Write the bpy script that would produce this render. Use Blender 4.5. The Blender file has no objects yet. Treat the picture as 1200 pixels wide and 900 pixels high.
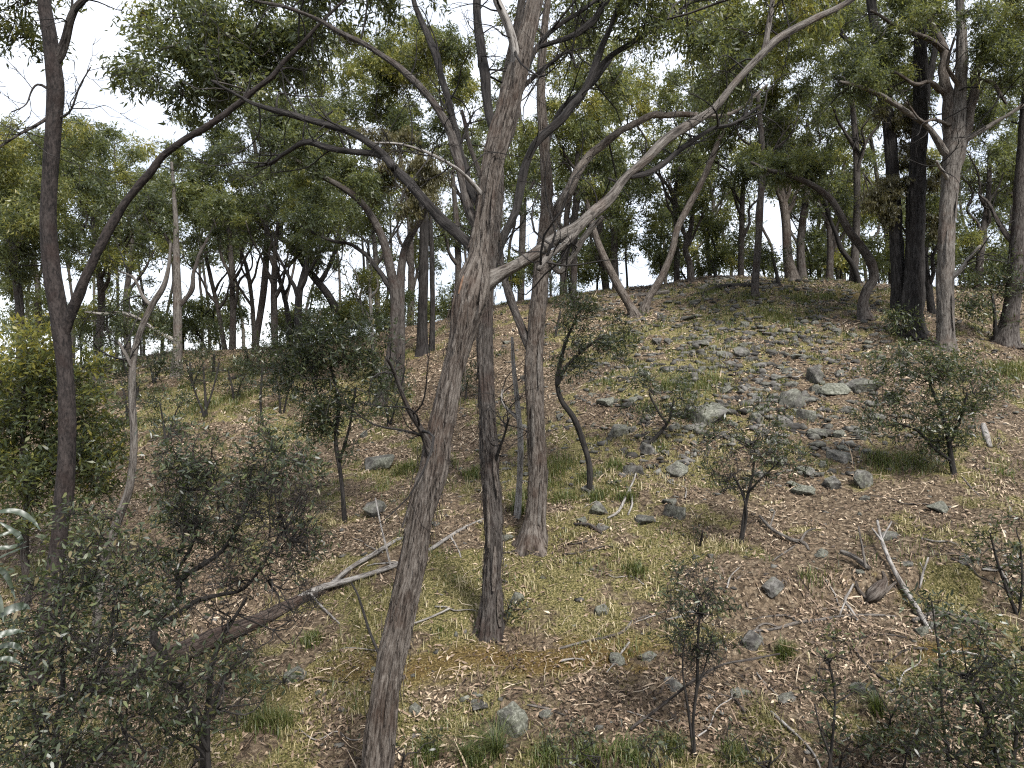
import bpy, bmesh, math
import numpy as np

# ---------------------------------------------------------------- camera, sky, sun, exposure
F = 857.0                      # focal length in photo pixels (photo is 1200 x 900)
EZ = 4.2                       # eye height above the datum
scene = bpy.context.scene
COL = scene.collection
cam_data = bpy.data.cameras.new('camera')
cam_data.sensor_width = 36.0
cam_data.lens = 36.0 * F / 1200.0
cam_data.clip_start = 0.05
cam_data.clip_end = 3000.0
cam = bpy.data.objects.new('camera', cam_data)
COL.objects.link(cam)
cam.location = (0, 0, EZ)
cam.rotation_euler = (math.radians(90), 0, 0)
scene.camera = cam

SUN_EL, SUN_AZ = math.radians(48), math.radians(152)     # azimuth clockwise from +Y
world = bpy.data.worlds.new('World')
scene.world = world
world.use_nodes = True
wt = world.node_tree
for n in list(wt.nodes):
    wt.nodes.remove(n)
w_out = wt.nodes.new('ShaderNodeOutputWorld')
w_bg = wt.nodes.new('ShaderNodeBackground')
w_sky = wt.nodes.new('ShaderNodeTexSky')
w_sky.sky_type = 'NISHITA'
w_sky.sun_disc = False
w_sky.sun_elevation = SUN_EL
w_sky.sun_rotation = SUN_AZ
w_tc = wt.nodes.new('ShaderNodeTexCoord')
w_map = wt.nodes.new('ShaderNodeMapping')
w_map.inputs['Scale'].default_value = (1.0, 1.0, 2.2)
w_noise = wt.nodes.new('ShaderNodeTexNoise')
w_noise.inputs['Scale'].default_value = 2.6
w_noise.inputs['Detail'].default_value = 7.0
w_noise.inputs['Roughness'].default_value = 0.55
w_ramp = wt.nodes.new('ShaderNodeValToRGB')
w_ramp.color_ramp.elements[0].position = 0.25
w_ramp.color_ramp.elements[0].color = (2.7, 3.0, 3.6, 1)
w_ramp.color_ramp.elements[1].position = 0.75
w_ramp.color_ramp.elements[1].color = (5.8, 5.9, 6.1, 1)
w_mix = wt.nodes.new('ShaderNodeMix')
w_mix.data_type = 'RGBA'
w_mix.inputs['Factor'].default_value = 0.86
wt.links.new(w_tc.outputs['Generated'], w_map.inputs['Vector'])
wt.links.new(w_map.outputs['Vector'], w_noise.inputs['Vector'])
wt.links.new(w_noise.outputs['Fac'], w_ramp.inputs['Fac'])
wt.links.new(w_sky.outputs['Color'], w_mix.inputs['A'])
wt.links.new(w_ramp.outputs['Color'], w_mix.inputs['B'])
wt.links.new(w_mix.outputs['Result'], w_bg.inputs['Color'])
w_bg.inputs['Strength'].default_value = 0.055
wt.links.new(w_bg.outputs['Background'], w_out.inputs['Surface'])

sun_data = bpy.data.lights.new('sun', 'SUN')
sun_data.energy = 1.5
sun_data.angle = math.radians(14)
sun_data.color = (1.0, 0.965, 0.92)
sun = bpy.data.objects.new('sun', sun_data)
COL.objects.link(sun)
sun.location = (0, -10, 30)
# direction towards the sun: azimuth measured like the sky texture's rotation
sd = (math.sin(SUN_AZ) * math.cos(SUN_EL), math.cos(SUN_AZ) * math.cos(SUN_EL), math.sin(SUN_EL))
from mathutils import Vector
sun.rotation_euler = Vector(sd).to_track_quat('Z', 'Y').to_euler()

scene.view_settings.view_transform = 'Standard'
scene.view_settings.look = 'None'
scene.view_settings.gamma = 1.0
scene.view_settings.use_curve_mapping = False
scene.view_settings.exposure = 2.5
scene.render.engine = 'CYCLES'
scene.cycles.max_bounces = 5
scene.cycles.diffuse_bounces = 3
scene.cycles.glossy_bounces = 2
scene.cycles.transmission_bounces = 3
scene.cycles.use_denoising = False
scene.cycles.filter_width = 1.2
scene.cycles.caustics_reflective = False
scene.cycles.caustics_refractive = False

# ---------------------------------------------------------------- numeric helpers
rng = np.random.default_rng(11)

def _hash(i, j, k):
    h = (i.astype(np.int64) * 374761393 + j.astype(np.int64) * 668265263 + k.astype(np.int64) * 2147483647)
    h = (h ^ (h >> 13)) * 1274126177
    h = h ^ (h >> 16)
    return (h & 0xFFFFFF).astype(np.float64) / float(0xFFFFFF)

def vnoise(p):
    """smooth value noise, p (N,3) -> 0..1"""
    p = np.asarray(p, dtype=np.float64)
    b = np.floor(p)
    f = p - b
    f = f * f * (3 - 2 * f)
    b = b.astype(np.int64)
    out = np.zeros(len(p))
    for dx in (0, 1):
        for dy in (0, 1):
            for dz in (0, 1):
                w = (f[:, 0] if dx else 1 - f[:, 0]) * (f[:, 1] if dy else 1 - f[:, 1]) * (f[:, 2] if dz else 1 - f[:, 2])
                out += w * _hash(b[:, 0] + dx, b[:, 1] + dy, b[:, 2] + dz)
    return out

def fbm2(x, y, scale, seed, octaves=4, rough=0.5):
    x = np.asarray(x, dtype=np.float64); y = np.asarray(y, dtype=np.float64)
    out = np.zeros(x.shape).ravel(); amp = 1.0; tot = 0.0
    s = scale
    for o in range(octaves):
        q = np.stack([x.ravel() * s, y.ravel() * s, np.full(x.size, seed + o * 17.3)], 1)
        out += amp * vnoise(q); tot += amp
        amp *= rough; s *= 2.03
    return (out / tot).reshape(x.shape)

def smooth(a, b, x):
    t = np.clip((x - a) / (b - a), 0, 1)
    return t * t * (3 - 2 * t)

# ---------------------------------------------------------------- terrain height
_PY = np.array([-400, -60, -5, 0, 1.5, 3.4, 4.8, 6.1, 7.0, 8.0, 10, 12, 14, 17, 21, 24, 26.5, 29, 34, 46, 80, 160, 500, 1200])
_PZ = np.array([-5.0, -2.5, -1.5, -1.6, -1.8, -3.0, -3.42, -3.34, -2.96, -2.72, -2.13, -1.45, -0.68, 0.48, 1.95, 3.02, 3.52, 3.42, 2.2, -0.9, -5, -9, -14, -16])
_CX = np.array([-60, -25, -12, -4, 2.5, 9, 17, 30, 60])
_CZ = np.array([-6.0, -4.0, -2.5, -1.65, -0.05, 0.55, 0.0, -1.0, -3.0])
_WY = np.array([-400, 0, 4.5, 8.5, 14, 24, 60, 200, 1200])
_WZ = np.array([0.0, 0.0, 0.12, 0.30, 0.6, 1.0, 1.0, 0.3, 0.0])
_fx = np.linspace(-80, 80, 1601)
_k = np.exp(-0.5 * (np.arange(-40, 41) / 14.0) ** 2); _k /= _k.sum()
_cs = np.convolve(np.interp(np.linspace(-84, 84, 1681), _CX, _CZ), _k, 'valid')
_fy = np.linspace(-20, 100, 2401)
_k2 = np.exp(-0.5 * (np.arange(-40, 41) / 8.0) ** 2); _k2 /= _k2.sum()
_ps = np.convolve(np.interp(np.linspace(-22, 102, 2481), _PY, _PZ), _k2, 'valid')

def H(x, y):
    x = np.asarray(x, dtype=np.float64); y = np.asarray(y, dtype=np.float64)
    near = np.interp(y, _fy, _ps); far = np.interp(y, _PY, _PZ)
    p = np.where((y > -19) & (y < 99), near, far)
    c = np.interp(x, _fx, _cs)
    z = p + c * np.interp(y, _WY, _WZ)
    z = z + (fbm2(x, y, 0.28, 3, 2) - 0.5) * 0.55 * smooth(3, 12, np.abs(y))
    z = z + (fbm2(x, y, 1.1, 9, 3) - 0.5) * 0.20
    z = z + (fbm2(x, y, 3.7, 5, 2) - 0.5) * 0.07
    # small cut banks along the toe of the slope
    wob = (fbm2(x, y * 0 + 1.7, 0.45, 21, 3) - 0.5) * 1.4
    z = z + 0.22 * (smooth(8.35, 8.6, y + wob) - smooth(8.6, 10.5, y + wob)) * smooth(1.0, 3.0, x)
    return z + EZ

def ray(px, py):
    return np.array([(px - 600.0) / F, 1.0, (450.0 - py) / F])

def at(px, py, d):
    r = ray(px, py)
    return np.array([r[0] * d, d, EZ + r[2] * d])

_D = np.concatenate([np.arange(4.7, 12, 0.02), np.arange(12, 60, 0.04)])
def hit(px, py, lift=0.0):
    """first point of the ground (or of a sheet lifted above it) along a pixel's direction"""
    r = ray(px, py)
    z = EZ + r[2] * _D
    h = H(r[0] * _D, _D)
    below = np.where(z <= h + lift)[0]
    i = below[0] if len(below) else len(_D) - 1
    d = _D[i]
    return np.array([r[0] * d, d, float(H(np.array([r[0] * d]), np.array([d]))[0])])

# ---------------------------------------------------------------- mesh / object helpers
def make_mesh(name, verts, faces_list, mat, attrs=None, smooth_shade=True):
    """faces_list: list of int arrays (n,k); attrs: {name: array(N) or (N,3)}"""
    me = bpy.data.meshes.new(name)
    verts = np.ascontiguousarray(verts, dtype=np.float32)
    me.vertices.add(len(verts))
    me.vertices.foreach_set('co', verts.ravel())
    loops, starts, off = [], [], 0
    for f in faces_list:
        f = np.asarray(f, dtype=np.int32)
        if len(f) == 0:
            continue
        loops.append(f.ravel())
        starts.append(off + np.arange(len(f), dtype=np.int32) * f.shape[1])
        off += f.size
    loops = np.concatenate(loops); starts = np.concatenate(starts)
    me.loops.add(len(loops)); me.loops.foreach_set('vertex_index', loops)
    me.polygons.add(len(starts)); me.polygons.foreach_set('loop_start', starts)
    if smooth_shade:
        me.polygons.foreach_set('use_smooth', np.ones(len(starts), dtype=bool))
    for k, a in (attrs or {}).items():
        a = np.asarray(a, dtype=np.float32)
        if a.ndim == 1:
            at_ = me.attributes.new(k, 'FLOAT', 'POINT'); at_.data.foreach_set('value', a)
        else:
            at_ = me.attributes.new(k, 'FLOAT_VECTOR', 'POINT'); at_.data.foreach_set('vector', a.ravel())
    me.update(calc_edges=True)
    if mat is not None:
        me.materials.append(mat)
    return me

def link(name, data, parent=None, **props):
    o = bpy.data.objects.new(name, data)
    COL.objects.link(o)
    if parent is not None:
        o.parent = parent
    for k, v in props.items():
        if v is not None:
            o[k] = v
    return o

def thing(name, label, cat, loc, group=None):
    o = link(name, None, None, label=label, category=cat, group=group)
    o.empty_display_size = 0.2
    o.location = [float(v) for v in loc]
    return o

def catmull(P, step):
    """P (n,4) xyz+radius, resample smoothly"""
    P = np.asarray(P, dtype=np.float64)
    if len(P) < 3:
        n = max(2, int(np.linalg.norm(P[-1, :3] - P[0, :3]) / step) + 1)
        t = np.linspace(0, 1, n)[:, None]
        return P[0] * (1 - t) + P[-1] * t
    Q = np.vstack([2 * P[0] - P[1], P, 2 * P[-1] - P[-2]])
    out = []
    for i in range(1, len(Q) - 2):
        p0, p1, p2, p3 = Q[i - 1], Q[i], Q[i + 1], Q[i + 2]
        n = max(2, int(np.linalg.norm(p2[:3] - p1[:3]) / step) + 1)
        t = np.linspace(0, 1, n, endpoint=False)[:, None]
        out.append(0.5 * ((2 * p1) + (-p0 + p2) * t + (2 * p0 - 5 * p1 + 4 * p2 - p3) * t ** 2 + (-p0 + 3 * p1 - 3 * p2 + p3) * t ** 3))
    out.append(P[-1][None])
    R = np.vstack(out)
    R[:, 3] = np.maximum(R[:, 3], P[:, 3].min() * 0.6)
    return R

def tube(S, ns, seed=0.0, lump=0.08, ridge=0.0, ridge_f=2.2, v0=0, root=0.0):
    """S (n,4) resampled line. Returns verts, quads, tip faces, bark coordinates."""
    pts, rad = S[:, :3], S[:, 3]
    n = len(pts)
    tan = np.gradient(pts, axis=0)
    tan /= np.linalg.norm(tan, axis=1)[:, None] + 1e-12
    ref = np.array([1.0, 0, 0]) if abs(tan[0, 0]) < 0.9 else np.array([0, 1.0, 0])
    u = np.zeros((n, 3))
    a = ref - tan[0] * ref.dot(tan[0]); u[0] = a / np.linalg.norm(a)
    for i in range(1, n):
        a = u[i - 1] - tan[i] * u[i - 1].dot(tan[i])
        u[i] = a / (np.linalg.norm(a) + 1e-12)
    v = np.cross(tan, u)
    s = np.concatenate([[0], np.cumsum(np.linalg.norm(np.diff(pts, axis=0), axis=1))])
    th = np.arange(ns) / ns * 2 * math.pi
    c, sn = np.cos(th), np.sin(th)
    rr = np.repeat(rad[:, None], ns, 1)
    C = np.broadcast_to(c, (n, ns)); Sn = np.broadcast_to(sn, (n, ns)); SS = np.broadcast_to(s[:, None], (n, ns))
    if lump:
        q = np.stack([C.ravel() * 0.9 + seed, Sn.ravel() * 0.9, SS.ravel() / max(0.05, rad.mean() * 5)], 1)
        rr = rr * (1 + lump * 2 * (vnoise(q).reshape(n, ns) - 0.5))
    if ridge:
        q = np.stack([C.ravel() * ridge_f + seed, Sn.ravel() * ridge_f + 3.1, SS.ravel() * 1.6 + 0.4 * C.ravel()], 1)
        q2 = q * np.array([2.1, 2.1, 2.0]) + 7.7
        g = 0.6 * np.abs(vnoise(q) * 2 - 1) ** 0.6 + 0.4 * np.abs(vnoise(q2) * 2 - 1) ** 0.6
        rr = rr * (1 + ridge * (g.reshape(n, ns) * 2 - 1.2))
    if root:
        lobes = 0.5 + 0.5 * np.cos(5 * th + seed) + 0.35 * np.cos(3 * th + 2 * seed)
        rr = rr * (1 + root * np.exp(-np.maximum(s - 0.1, 0) / 0.16)[:, None] * lobes[None, :])
    V = pts[:, None, :] + (u[:, None, :] * c[None, :, None] + v[:, None, :] * sn[None, :, None]) * rr[:, :, None]
    mr = rad.mean()
    B = np.stack([C * mr, Sn * mr, SS + seed * 1.3], 2)
    idx = np.arange(n * ns).reshape(n, ns)
    a_, b_ = idx[:-1], idx[1:]
    quads = np.stack([a_, np.roll(a_, -1, 1), np.roll(b_, -1, 1), b_], 2).reshape(-1, 4)
    V = V.reshape(-1, 3); B = B.reshape(-1, 3)
    # end caps
    V = np.vstack([V, pts[-1] + tan[-1] * rad[-1] * 0.5, pts[0] - tan[0] * rad[0] * 0.3])
    B = np.vstack([B, [[0, 0, s[-1]]], [[0, 0, 0]]])
    e1, e0 = n * ns, n * ns + 1
    last, first = idx[-1], idx[0]
    tris = np.vstack([np.stack([last, np.roll(last, -1), np.full(ns, e1)], 1), np.stack([np.roll(first, -1), first, np.full(ns, e0)], 1)])
    return V, quads + v0, tris + v0, B

def tubes_mesh(name, lines, mat, ns, seed=0.0, lump=0.08, ridge=0.0, origin=(0, 0, 0), root=0.0):
    VV, QQ, TT, BB, off = [], [], [], [], 0
    for i, S in enumerate(lines):
        V, Q, T, B = tube(S, ns, seed + i * 1.7, lump, ridge, v0=off, root=root)
        VV.append(V); QQ.append(Q); TT.append(T); BB.append(B); off += len(V)
    return make_mesh(name, np.vstack(VV) - np.asarray(origin), [np.vstack(QQ), np.vstack(TT)], mat, {'bark_pos': np.vstack(BB)})

def kink(S, amp=1.0):
    """uneven bends and swellings along a limb"""
    n = len(S)
    s_ = np.concatenate([[0], np.cumsum(np.linalg.norm(np.diff(S[:, :3], axis=0), axis=1))])
    o = rng.random(6) * 50
    fade = np.clip(s_ / max(s_[-1] * 0.12, 1e-3), 0, 1)
    for f_, a_ in ((1.6, 0.022), (4.2, 0.010)):
        for k in range(3):
            q = np.stack([s_ * f_ + o[k], np.full(n, o[k + 3] + f_), np.zeros(n)], 1)
            S[:, k] += (vnoise(q) - 0.5) * 2 * a_ * amp * fade * (0.6 + S[:, 3] * 8)
    q = np.stack([s_ * 2.7 + o[0], np.full(n, o[1]), np.zeros(n)], 1)
    S[:, 3] *= 0.85 + 0.3 * vnoise(q)
    return S

def branchlets(root, lines, count, lmin, lmax, mat, r0=0.008):
    """bare side twigs along the limbs"""
    out, A, M, B = [], [], [], []
    org = np.array(root.location)
    for S in lines:
        n = max(1, int(round(count * (0.7 + 0.6 * rng.random()))))
        for _ in range(n):
            j = int(len(S) * (0.25 + 0.72 * rng.random())); j = min(max(j, 1), len(S) - 2)
            p = S[j, :3]; tan = unit(S[j + 1, :3] - S[j - 1, :3])
            dr = unit(tan * 0.7 + rng.normal(size=3) * 0.8 + np.array([0, 0, 0.25]))
            L = lmin + (lmax - lmin) * rng.random() ** 1.5
            ra = min(S[j, 3] * 0.55, r0 * (0.5 + L / lmax))
            pts = [[*p, ra]]
            for k in range(1, 5):
                dr = unit(dr + rng.normal(size=3) * 0.42)
                pts.append([*(np.array(pts[-1][:3]) + dr * L / 4), ra * (1 - 0.19 * k)])
            T = catmull(np.array(pts), max(0.07, L / 7))
            out.append(T)
            for _k in range(5):
                i = int(len(T) * (0.3 + 0.65 * rng.random())); i = min(i, len(T) - 1)
                a = T[i, :3]; e = a + unit(unit(T[-1, :3] - p) + rng.normal(size=3) * 0.8) * L * (0.15 + 0.3 * rng.random())
                A.append(a); B.append(e); M.append((a + e) / 2 + rng.normal(size=3) * L * 0.04)
    if not out:
        return
    A, M, B = np.array(A), np.array(M), np.array(B)
    Vt, Qt = fast_twigs(A, M, B, np.full(len(A), r0 * 0.33), np.full(len(A), r0 * 0.15))
    VV, QQ, T3, BB, off = [Vt], [Qt], [], [Vt], len(Vt)
    for i, S in enumerate(out):
        V, Q, T_, Bk = tube(S, 4, i * 1.7, 0.0, 0.0, v0=off)
        VV.append(V); QQ.append(Q); T3.append(T_); BB.append(Bk); off += len(V)
    me = make_mesh('branchlets', np.vstack(VV) - org, [np.vstack(QQ), np.vstack(T3)], mat, {'bark_pos': np.vstack(BB)})
    link('branchlets', me, root, kind='stuff')

def unit(v):
    return v / (np.linalg.norm(v, axis=-1, keepdims=True) + 1e-12)

def leaf_arrays(cen, L, W, axis, nrm, fold=0.15, tri=False, hexa=False):
    """leaves as folded diamonds (or slim triangles for far crowns)"""
    N = len(cen)
    axis = unit(axis)
    side = unit(np.cross(axis, nrm)); up = np.cross(side, axis)
    L = np.asarray(L)[:, None]; W = np.asarray(W)[:, None]
    base = cen
    if tri:
        a = base; b = base + axis * L * 0.45 + side * W; c = base + axis * L
        V = np.stack([a, b, c], 1).reshape(-1, 3)
        return V, np.arange(3 * N, dtype=np.int32).reshape(N, 3)
    tip = base + axis * L - up * L * 0.14
    if hexa:
        l1 = base + axis * L * 0.28 + side * W * 0.46 + up * W * fold
        l2 = base + axis * L * 0.66 + side * W * 0.40 + up * (W * fold - L * 0.05)
        r1 = base + axis * L * 0.28 - side * W * 0.46 + up * W * fold
        r2 = base + axis * L * 0.66 - side * W * 0.40 + up * (W * fold - L * 0.05)
        V = np.stack([base, l1, l2, tip, r2, r1], 1).reshape(-1, 3)
        return V, np.arange(6 * N, dtype=np.int32).reshape(N, 6)
    l = base + axis * L * 0.42 + side * W * 0.5 + up * W * fold
    r = base + axis * L * 0.42 - side * W * 0.5 + up * W * fold
    V = np.stack([base, l, tip, r], 1).reshape(-1, 3)
    return V, np.arange(4 * N, dtype=np.int32).reshape(N, 4)

# ---------------------------------------------------------------- materials
def new_mat(name):
    m = bpy.data.materials.new(name)
    m.use_nodes = True
    nt = m.node_tree
    for n in list(nt.nodes):
        nt.nodes.remove(n)
    return m, nt

def N(nt, t, **kw):
    n = nt.nodes.new(t)
    for k, v in kw.items():
        if k in n.inputs.keys():
            n.inputs[k].default_value = v
        else:
            setattr(n, k, v)
    return n

def ramp(nt, stops):
    r = nt.nodes.new('ShaderNodeValToRGB')
    e = r.color_ramp.elements
    while len(e) < len(stops):
        e.new(0.5)
    for i, (p, c) in enumerate(stops):
        e[i].position = p
        e[i].color = (c[0], c[1], c[2], 1)
    return r

def bark_material(name, dark, mid, light, red=(0.12, 0.06, 0.04), red_amt=0.4, fine=42.0, stretch=0.14, bump=0.014, rough=0.9):
    m, nt = new_mat(name)
    L = nt.links
    out = N(nt, 'ShaderNodeOutputMaterial'); bs = N(nt, 'ShaderNodeBsdfPrincipled')
    bs.inputs['Roughness'].default_value = rough
    bs.inputs['Specular IOR Level'].default_value = 0.25
    at_ = N(nt, 'ShaderNodeAttribute', attribute_name='bark_pos')
    mp = N(nt, 'ShaderNodeMapping'); mp.inputs['Scale'].default_value = (1, 1, stretch)
    n1 = N(nt, 'ShaderNodeTexNoise', Scale=fine, Detail=6.0, Roughness=0.68, Distortion=0.35)
    n2 = N(nt, 'ShaderNodeTexNoise', Scale=fine * 0.35, Detail=3.0, Roughness=0.6, Distortion=0.6)
    n3 = N(nt, 'ShaderNodeTexNoise', Scale=3.1, Detail=4.0, Roughness=0.6)
    L.new(at_.outputs['Vector'], mp.inputs['Vector'])
    for n in (n1, n2):
        L.new(mp.outputs['Vector'], n.inputs['Vector'])
    L.new(at_.outputs['Vector'], n3.inputs['Vector'])
    mx = N(nt, 'ShaderNodeMath', operation='MULTIPLY_ADD'); mx.inputs[1].default_value = 0.68
    m2 = N(nt, 'ShaderNodeMath', operation='MULTIPLY'); m2.inputs[1].default_value = 0.32
    L.new(n2.outputs['Fac'], m2.inputs[0]); L.new(n1.outputs['Fac'], mx.inputs[0]); L.new(m2.outputs[0], mx.inputs[2])
    rp = ramp(nt, [(0.40, dark), (0.47, mid), (0.54, tuple(0.5 * (a + b) for a, b in zip(mid, light))), (0.63, light)])
    L.new(mx.outputs[0], rp.inputs['Fac'])
    rr = ramp(nt, [(0.52, (0, 0, 0)), (0.66, (red_amt,) * 3)])
    L.new(n3.outputs['Fac'], rr.inputs['Fac'])
    mix = N(nt, 'ShaderNodeMix', data_type='RGBA'); mix.inputs['B'].default_value = (*red, 1)
    L.new(rr.outputs['Color'], mix.inputs['Factor']); L.new(rp.outputs['Color'], mix.inputs['A'])
    L.new(mix.outputs['Result'], bs.inputs['Base Color'])
    bp = N(nt, 'ShaderNodeBump', Strength=1.0, Distance=bump * 3.0)
    L.new(mx.outputs[0], bp.inputs['Height']); L.new(bp.outputs['Normal'], bs.inputs['Normal'])
    L.new(bs.outputs['BSDF'], out.inputs['Surface'])
    return m

def leaf_material(name, stops, rough=0.42, transl=0.28, spec=0.5, tcol=(0.20, 0.26, 0.05)):
    m, nt = new_mat(name)
    L = nt.links
    out = N(nt, 'ShaderNodeOutputMaterial'); bs = N(nt, 'ShaderNodeBsdfPrincipled')
    bs.inputs['Roughness'].default_value = rough
    bs.inputs['Specular IOR Level'].default_value = spec
    at_ = N(nt, 'ShaderNodeAttribute', attribute_name='tint')
    rp = ramp(nt, stops)
    L.new(at_.outputs['Fac'], rp.inputs['Fac']); L.new(rp.outputs['Color'], bs.inputs['Base Color'])
    if transl > 0:
        tr = N(nt, 'ShaderNodeBsdfTranslucent')
        mc = N(nt, 'ShaderNodeMix', data_type='RGBA'); mc.inputs['Factor'].default_value = 0.5
        mc.inputs['B'].default_value = (*tcol, 1)
        L.new(rp.outputs['Color'], mc.inputs['A']); L.new(mc.outputs['Result'], tr.inputs['Color'])
        ms = N(nt, 'ShaderNodeMixShader'); ms.inputs[0].default_value = transl
        L.new(bs.outputs['BSDF'], ms.inputs[1]); L.new(tr.outputs['BSDF'], ms.inputs[2])
        L.new(ms.outputs['Shader'], out.inputs['Surface'])
    else:
        L.new(bs.outputs['BSDF'], out.inputs['Surface'])
    return m

BARK_GREY = bark_material('grey_stringy_bark', (0.0100, 0.0075, 0.0060), (0.0590, 0.0470, 0.0385), (0.1600, 0.1420, 0.1240), (0.0468, 0.0289, 0.0203), 0.55, fine=70)
BARK_PALE = bark_material('pale_grey_bark', (0.0233, 0.0192, 0.0164), (0.0789, 0.0689, 0.06), (0.175, 0.1611, 0.144), (0.078, 0.0515, 0.0374), 0.45, fine=60)
BARK_BROWN = bark_material('brown_grey_bark', (0.0096, 0.0072, 0.0064), (0.0384, 0.032, 0.028), (0.1, 0.0904, 0.0816), (0.0336, 0.02, 0.0152), 0.6, fine=70)
BARK_DARK = bark_material('dark_furrowed_bark', (0.004, 0.0036, 0.0032), (0.0144, 0.0124, 0.0116), (0.044, 0.04, 0.0376), (0.0128, 0.0088, 0.0076), 0.4, fine=40, bump=0.02)
BARK_UMBER = bark_material('dark_brown_smooth_bark', (0.005, 0.004, 0.0038), (0.0155, 0.0122, 0.0112), (0.042, 0.034, 0.031), (0.018, 0.0105, 0.0085), 0.6, fine=55, stretch=0.35, bump=0.006)
BARK_LOG = bark_material('weathered_log_bark', (0.0084, 0.0056, 0.0049), (0.0315, 0.0217, 0.0168), (0.084, 0.0672, 0.056), (0.0315, 0.0161, 0.0112), 0.6, fine=45)
DEADWOOD = bark_material('bleached_dead_wood', (0.051, 0.045, 0.0408), (0.153, 0.1403, 0.1275), (0.289, 0.2762, 0.2592), (0.085, 0.0697, 0.0578), 0.5, fine=70, bump=0.004)
BARK_BLACK = bark_material('black_shrub_stem', (0.005, 0.0045, 0.004), (0.013, 0.0115, 0.0105), (0.038, 0.034, 0.031), (0.012, 0.009, 0.008), 0.3, fine=60, bump=0.003)
BARK_TWIG = bark_material('grey_brown_twig', (0.0096, 0.008, 0.0072), (0.0288, 0.0248, 0.0224), (0.068, 0.0608, 0.0552), (0.024, 0.016, 0.0128), 0.4, fine=60, bump=0.002)
BARK_ORANGE = bark_material('fresh_orange_wood', (0.05, 0.027, 0.017), (0.12, 0.068, 0.042), (0.22, 0.145, 0.10), (0.08, 0.043, 0.028), 0.5, fine=60, bump=0.006)

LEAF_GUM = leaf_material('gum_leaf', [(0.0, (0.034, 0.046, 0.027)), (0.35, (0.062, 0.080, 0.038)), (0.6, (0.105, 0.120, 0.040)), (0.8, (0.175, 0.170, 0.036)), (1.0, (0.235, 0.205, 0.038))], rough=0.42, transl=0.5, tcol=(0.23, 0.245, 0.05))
LEAF_WATTLE = leaf_material('wattle_leaf', [(0.0, (0.013, 0.018, 0.011)), (0.4, (0.028, 0.037, 0.020)), (0.75, (0.054, 0.067, 0.034)), (0.92, (0.095, 0.110, 0.042)), (1.0, (0.12, 0.098, 0.05))], rough=0.40, transl=0.22, spec=0.42)
LEAF_OLIVE = leaf_material('mistletoe_leaf', [(0.0, (0.045, 0.043, 0.020)), (0.5, (0.082, 0.074, 0.030)), (1.0, (0.13, 0.108, 0.036))], rough=0.45, transl=0.45, tcol=(0.18, 0.16, 0.05))
LEAF_GREY = leaf_material('blue_grey_gum_leaf', [(0.0, (0.03, 0.042, 0.028)), (0.5, (0.05, 0.065, 0.045)), (1.0, (0.085, 0.10, 0.075))], rough=0.4, transl=0.2)
LITTER = leaf_material('dry_leaf_litter', [(0.0, (0.018, 0.0125, 0.009)), (0.25, (0.070, 0.046, 0.030)), (0.5, (0.180, 0.127, 0.085)), (0.8, (0.35, 0.272, 0.192)), (1.0, (0.50, 0.42, 0.315))], rough=0.6, transl=0.0, spec=0.3)
GRASS = leaf_material('short_grass', [(0.0, (0.026, 0.034, 0.012)), (0.35, (0.060, 0.086, 0.018)), (0.62, (0.15, 0.130, 0.048)), (1.0, (0.36, 0.30, 0.17))], rough=0.5, transl=0.3)

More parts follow.
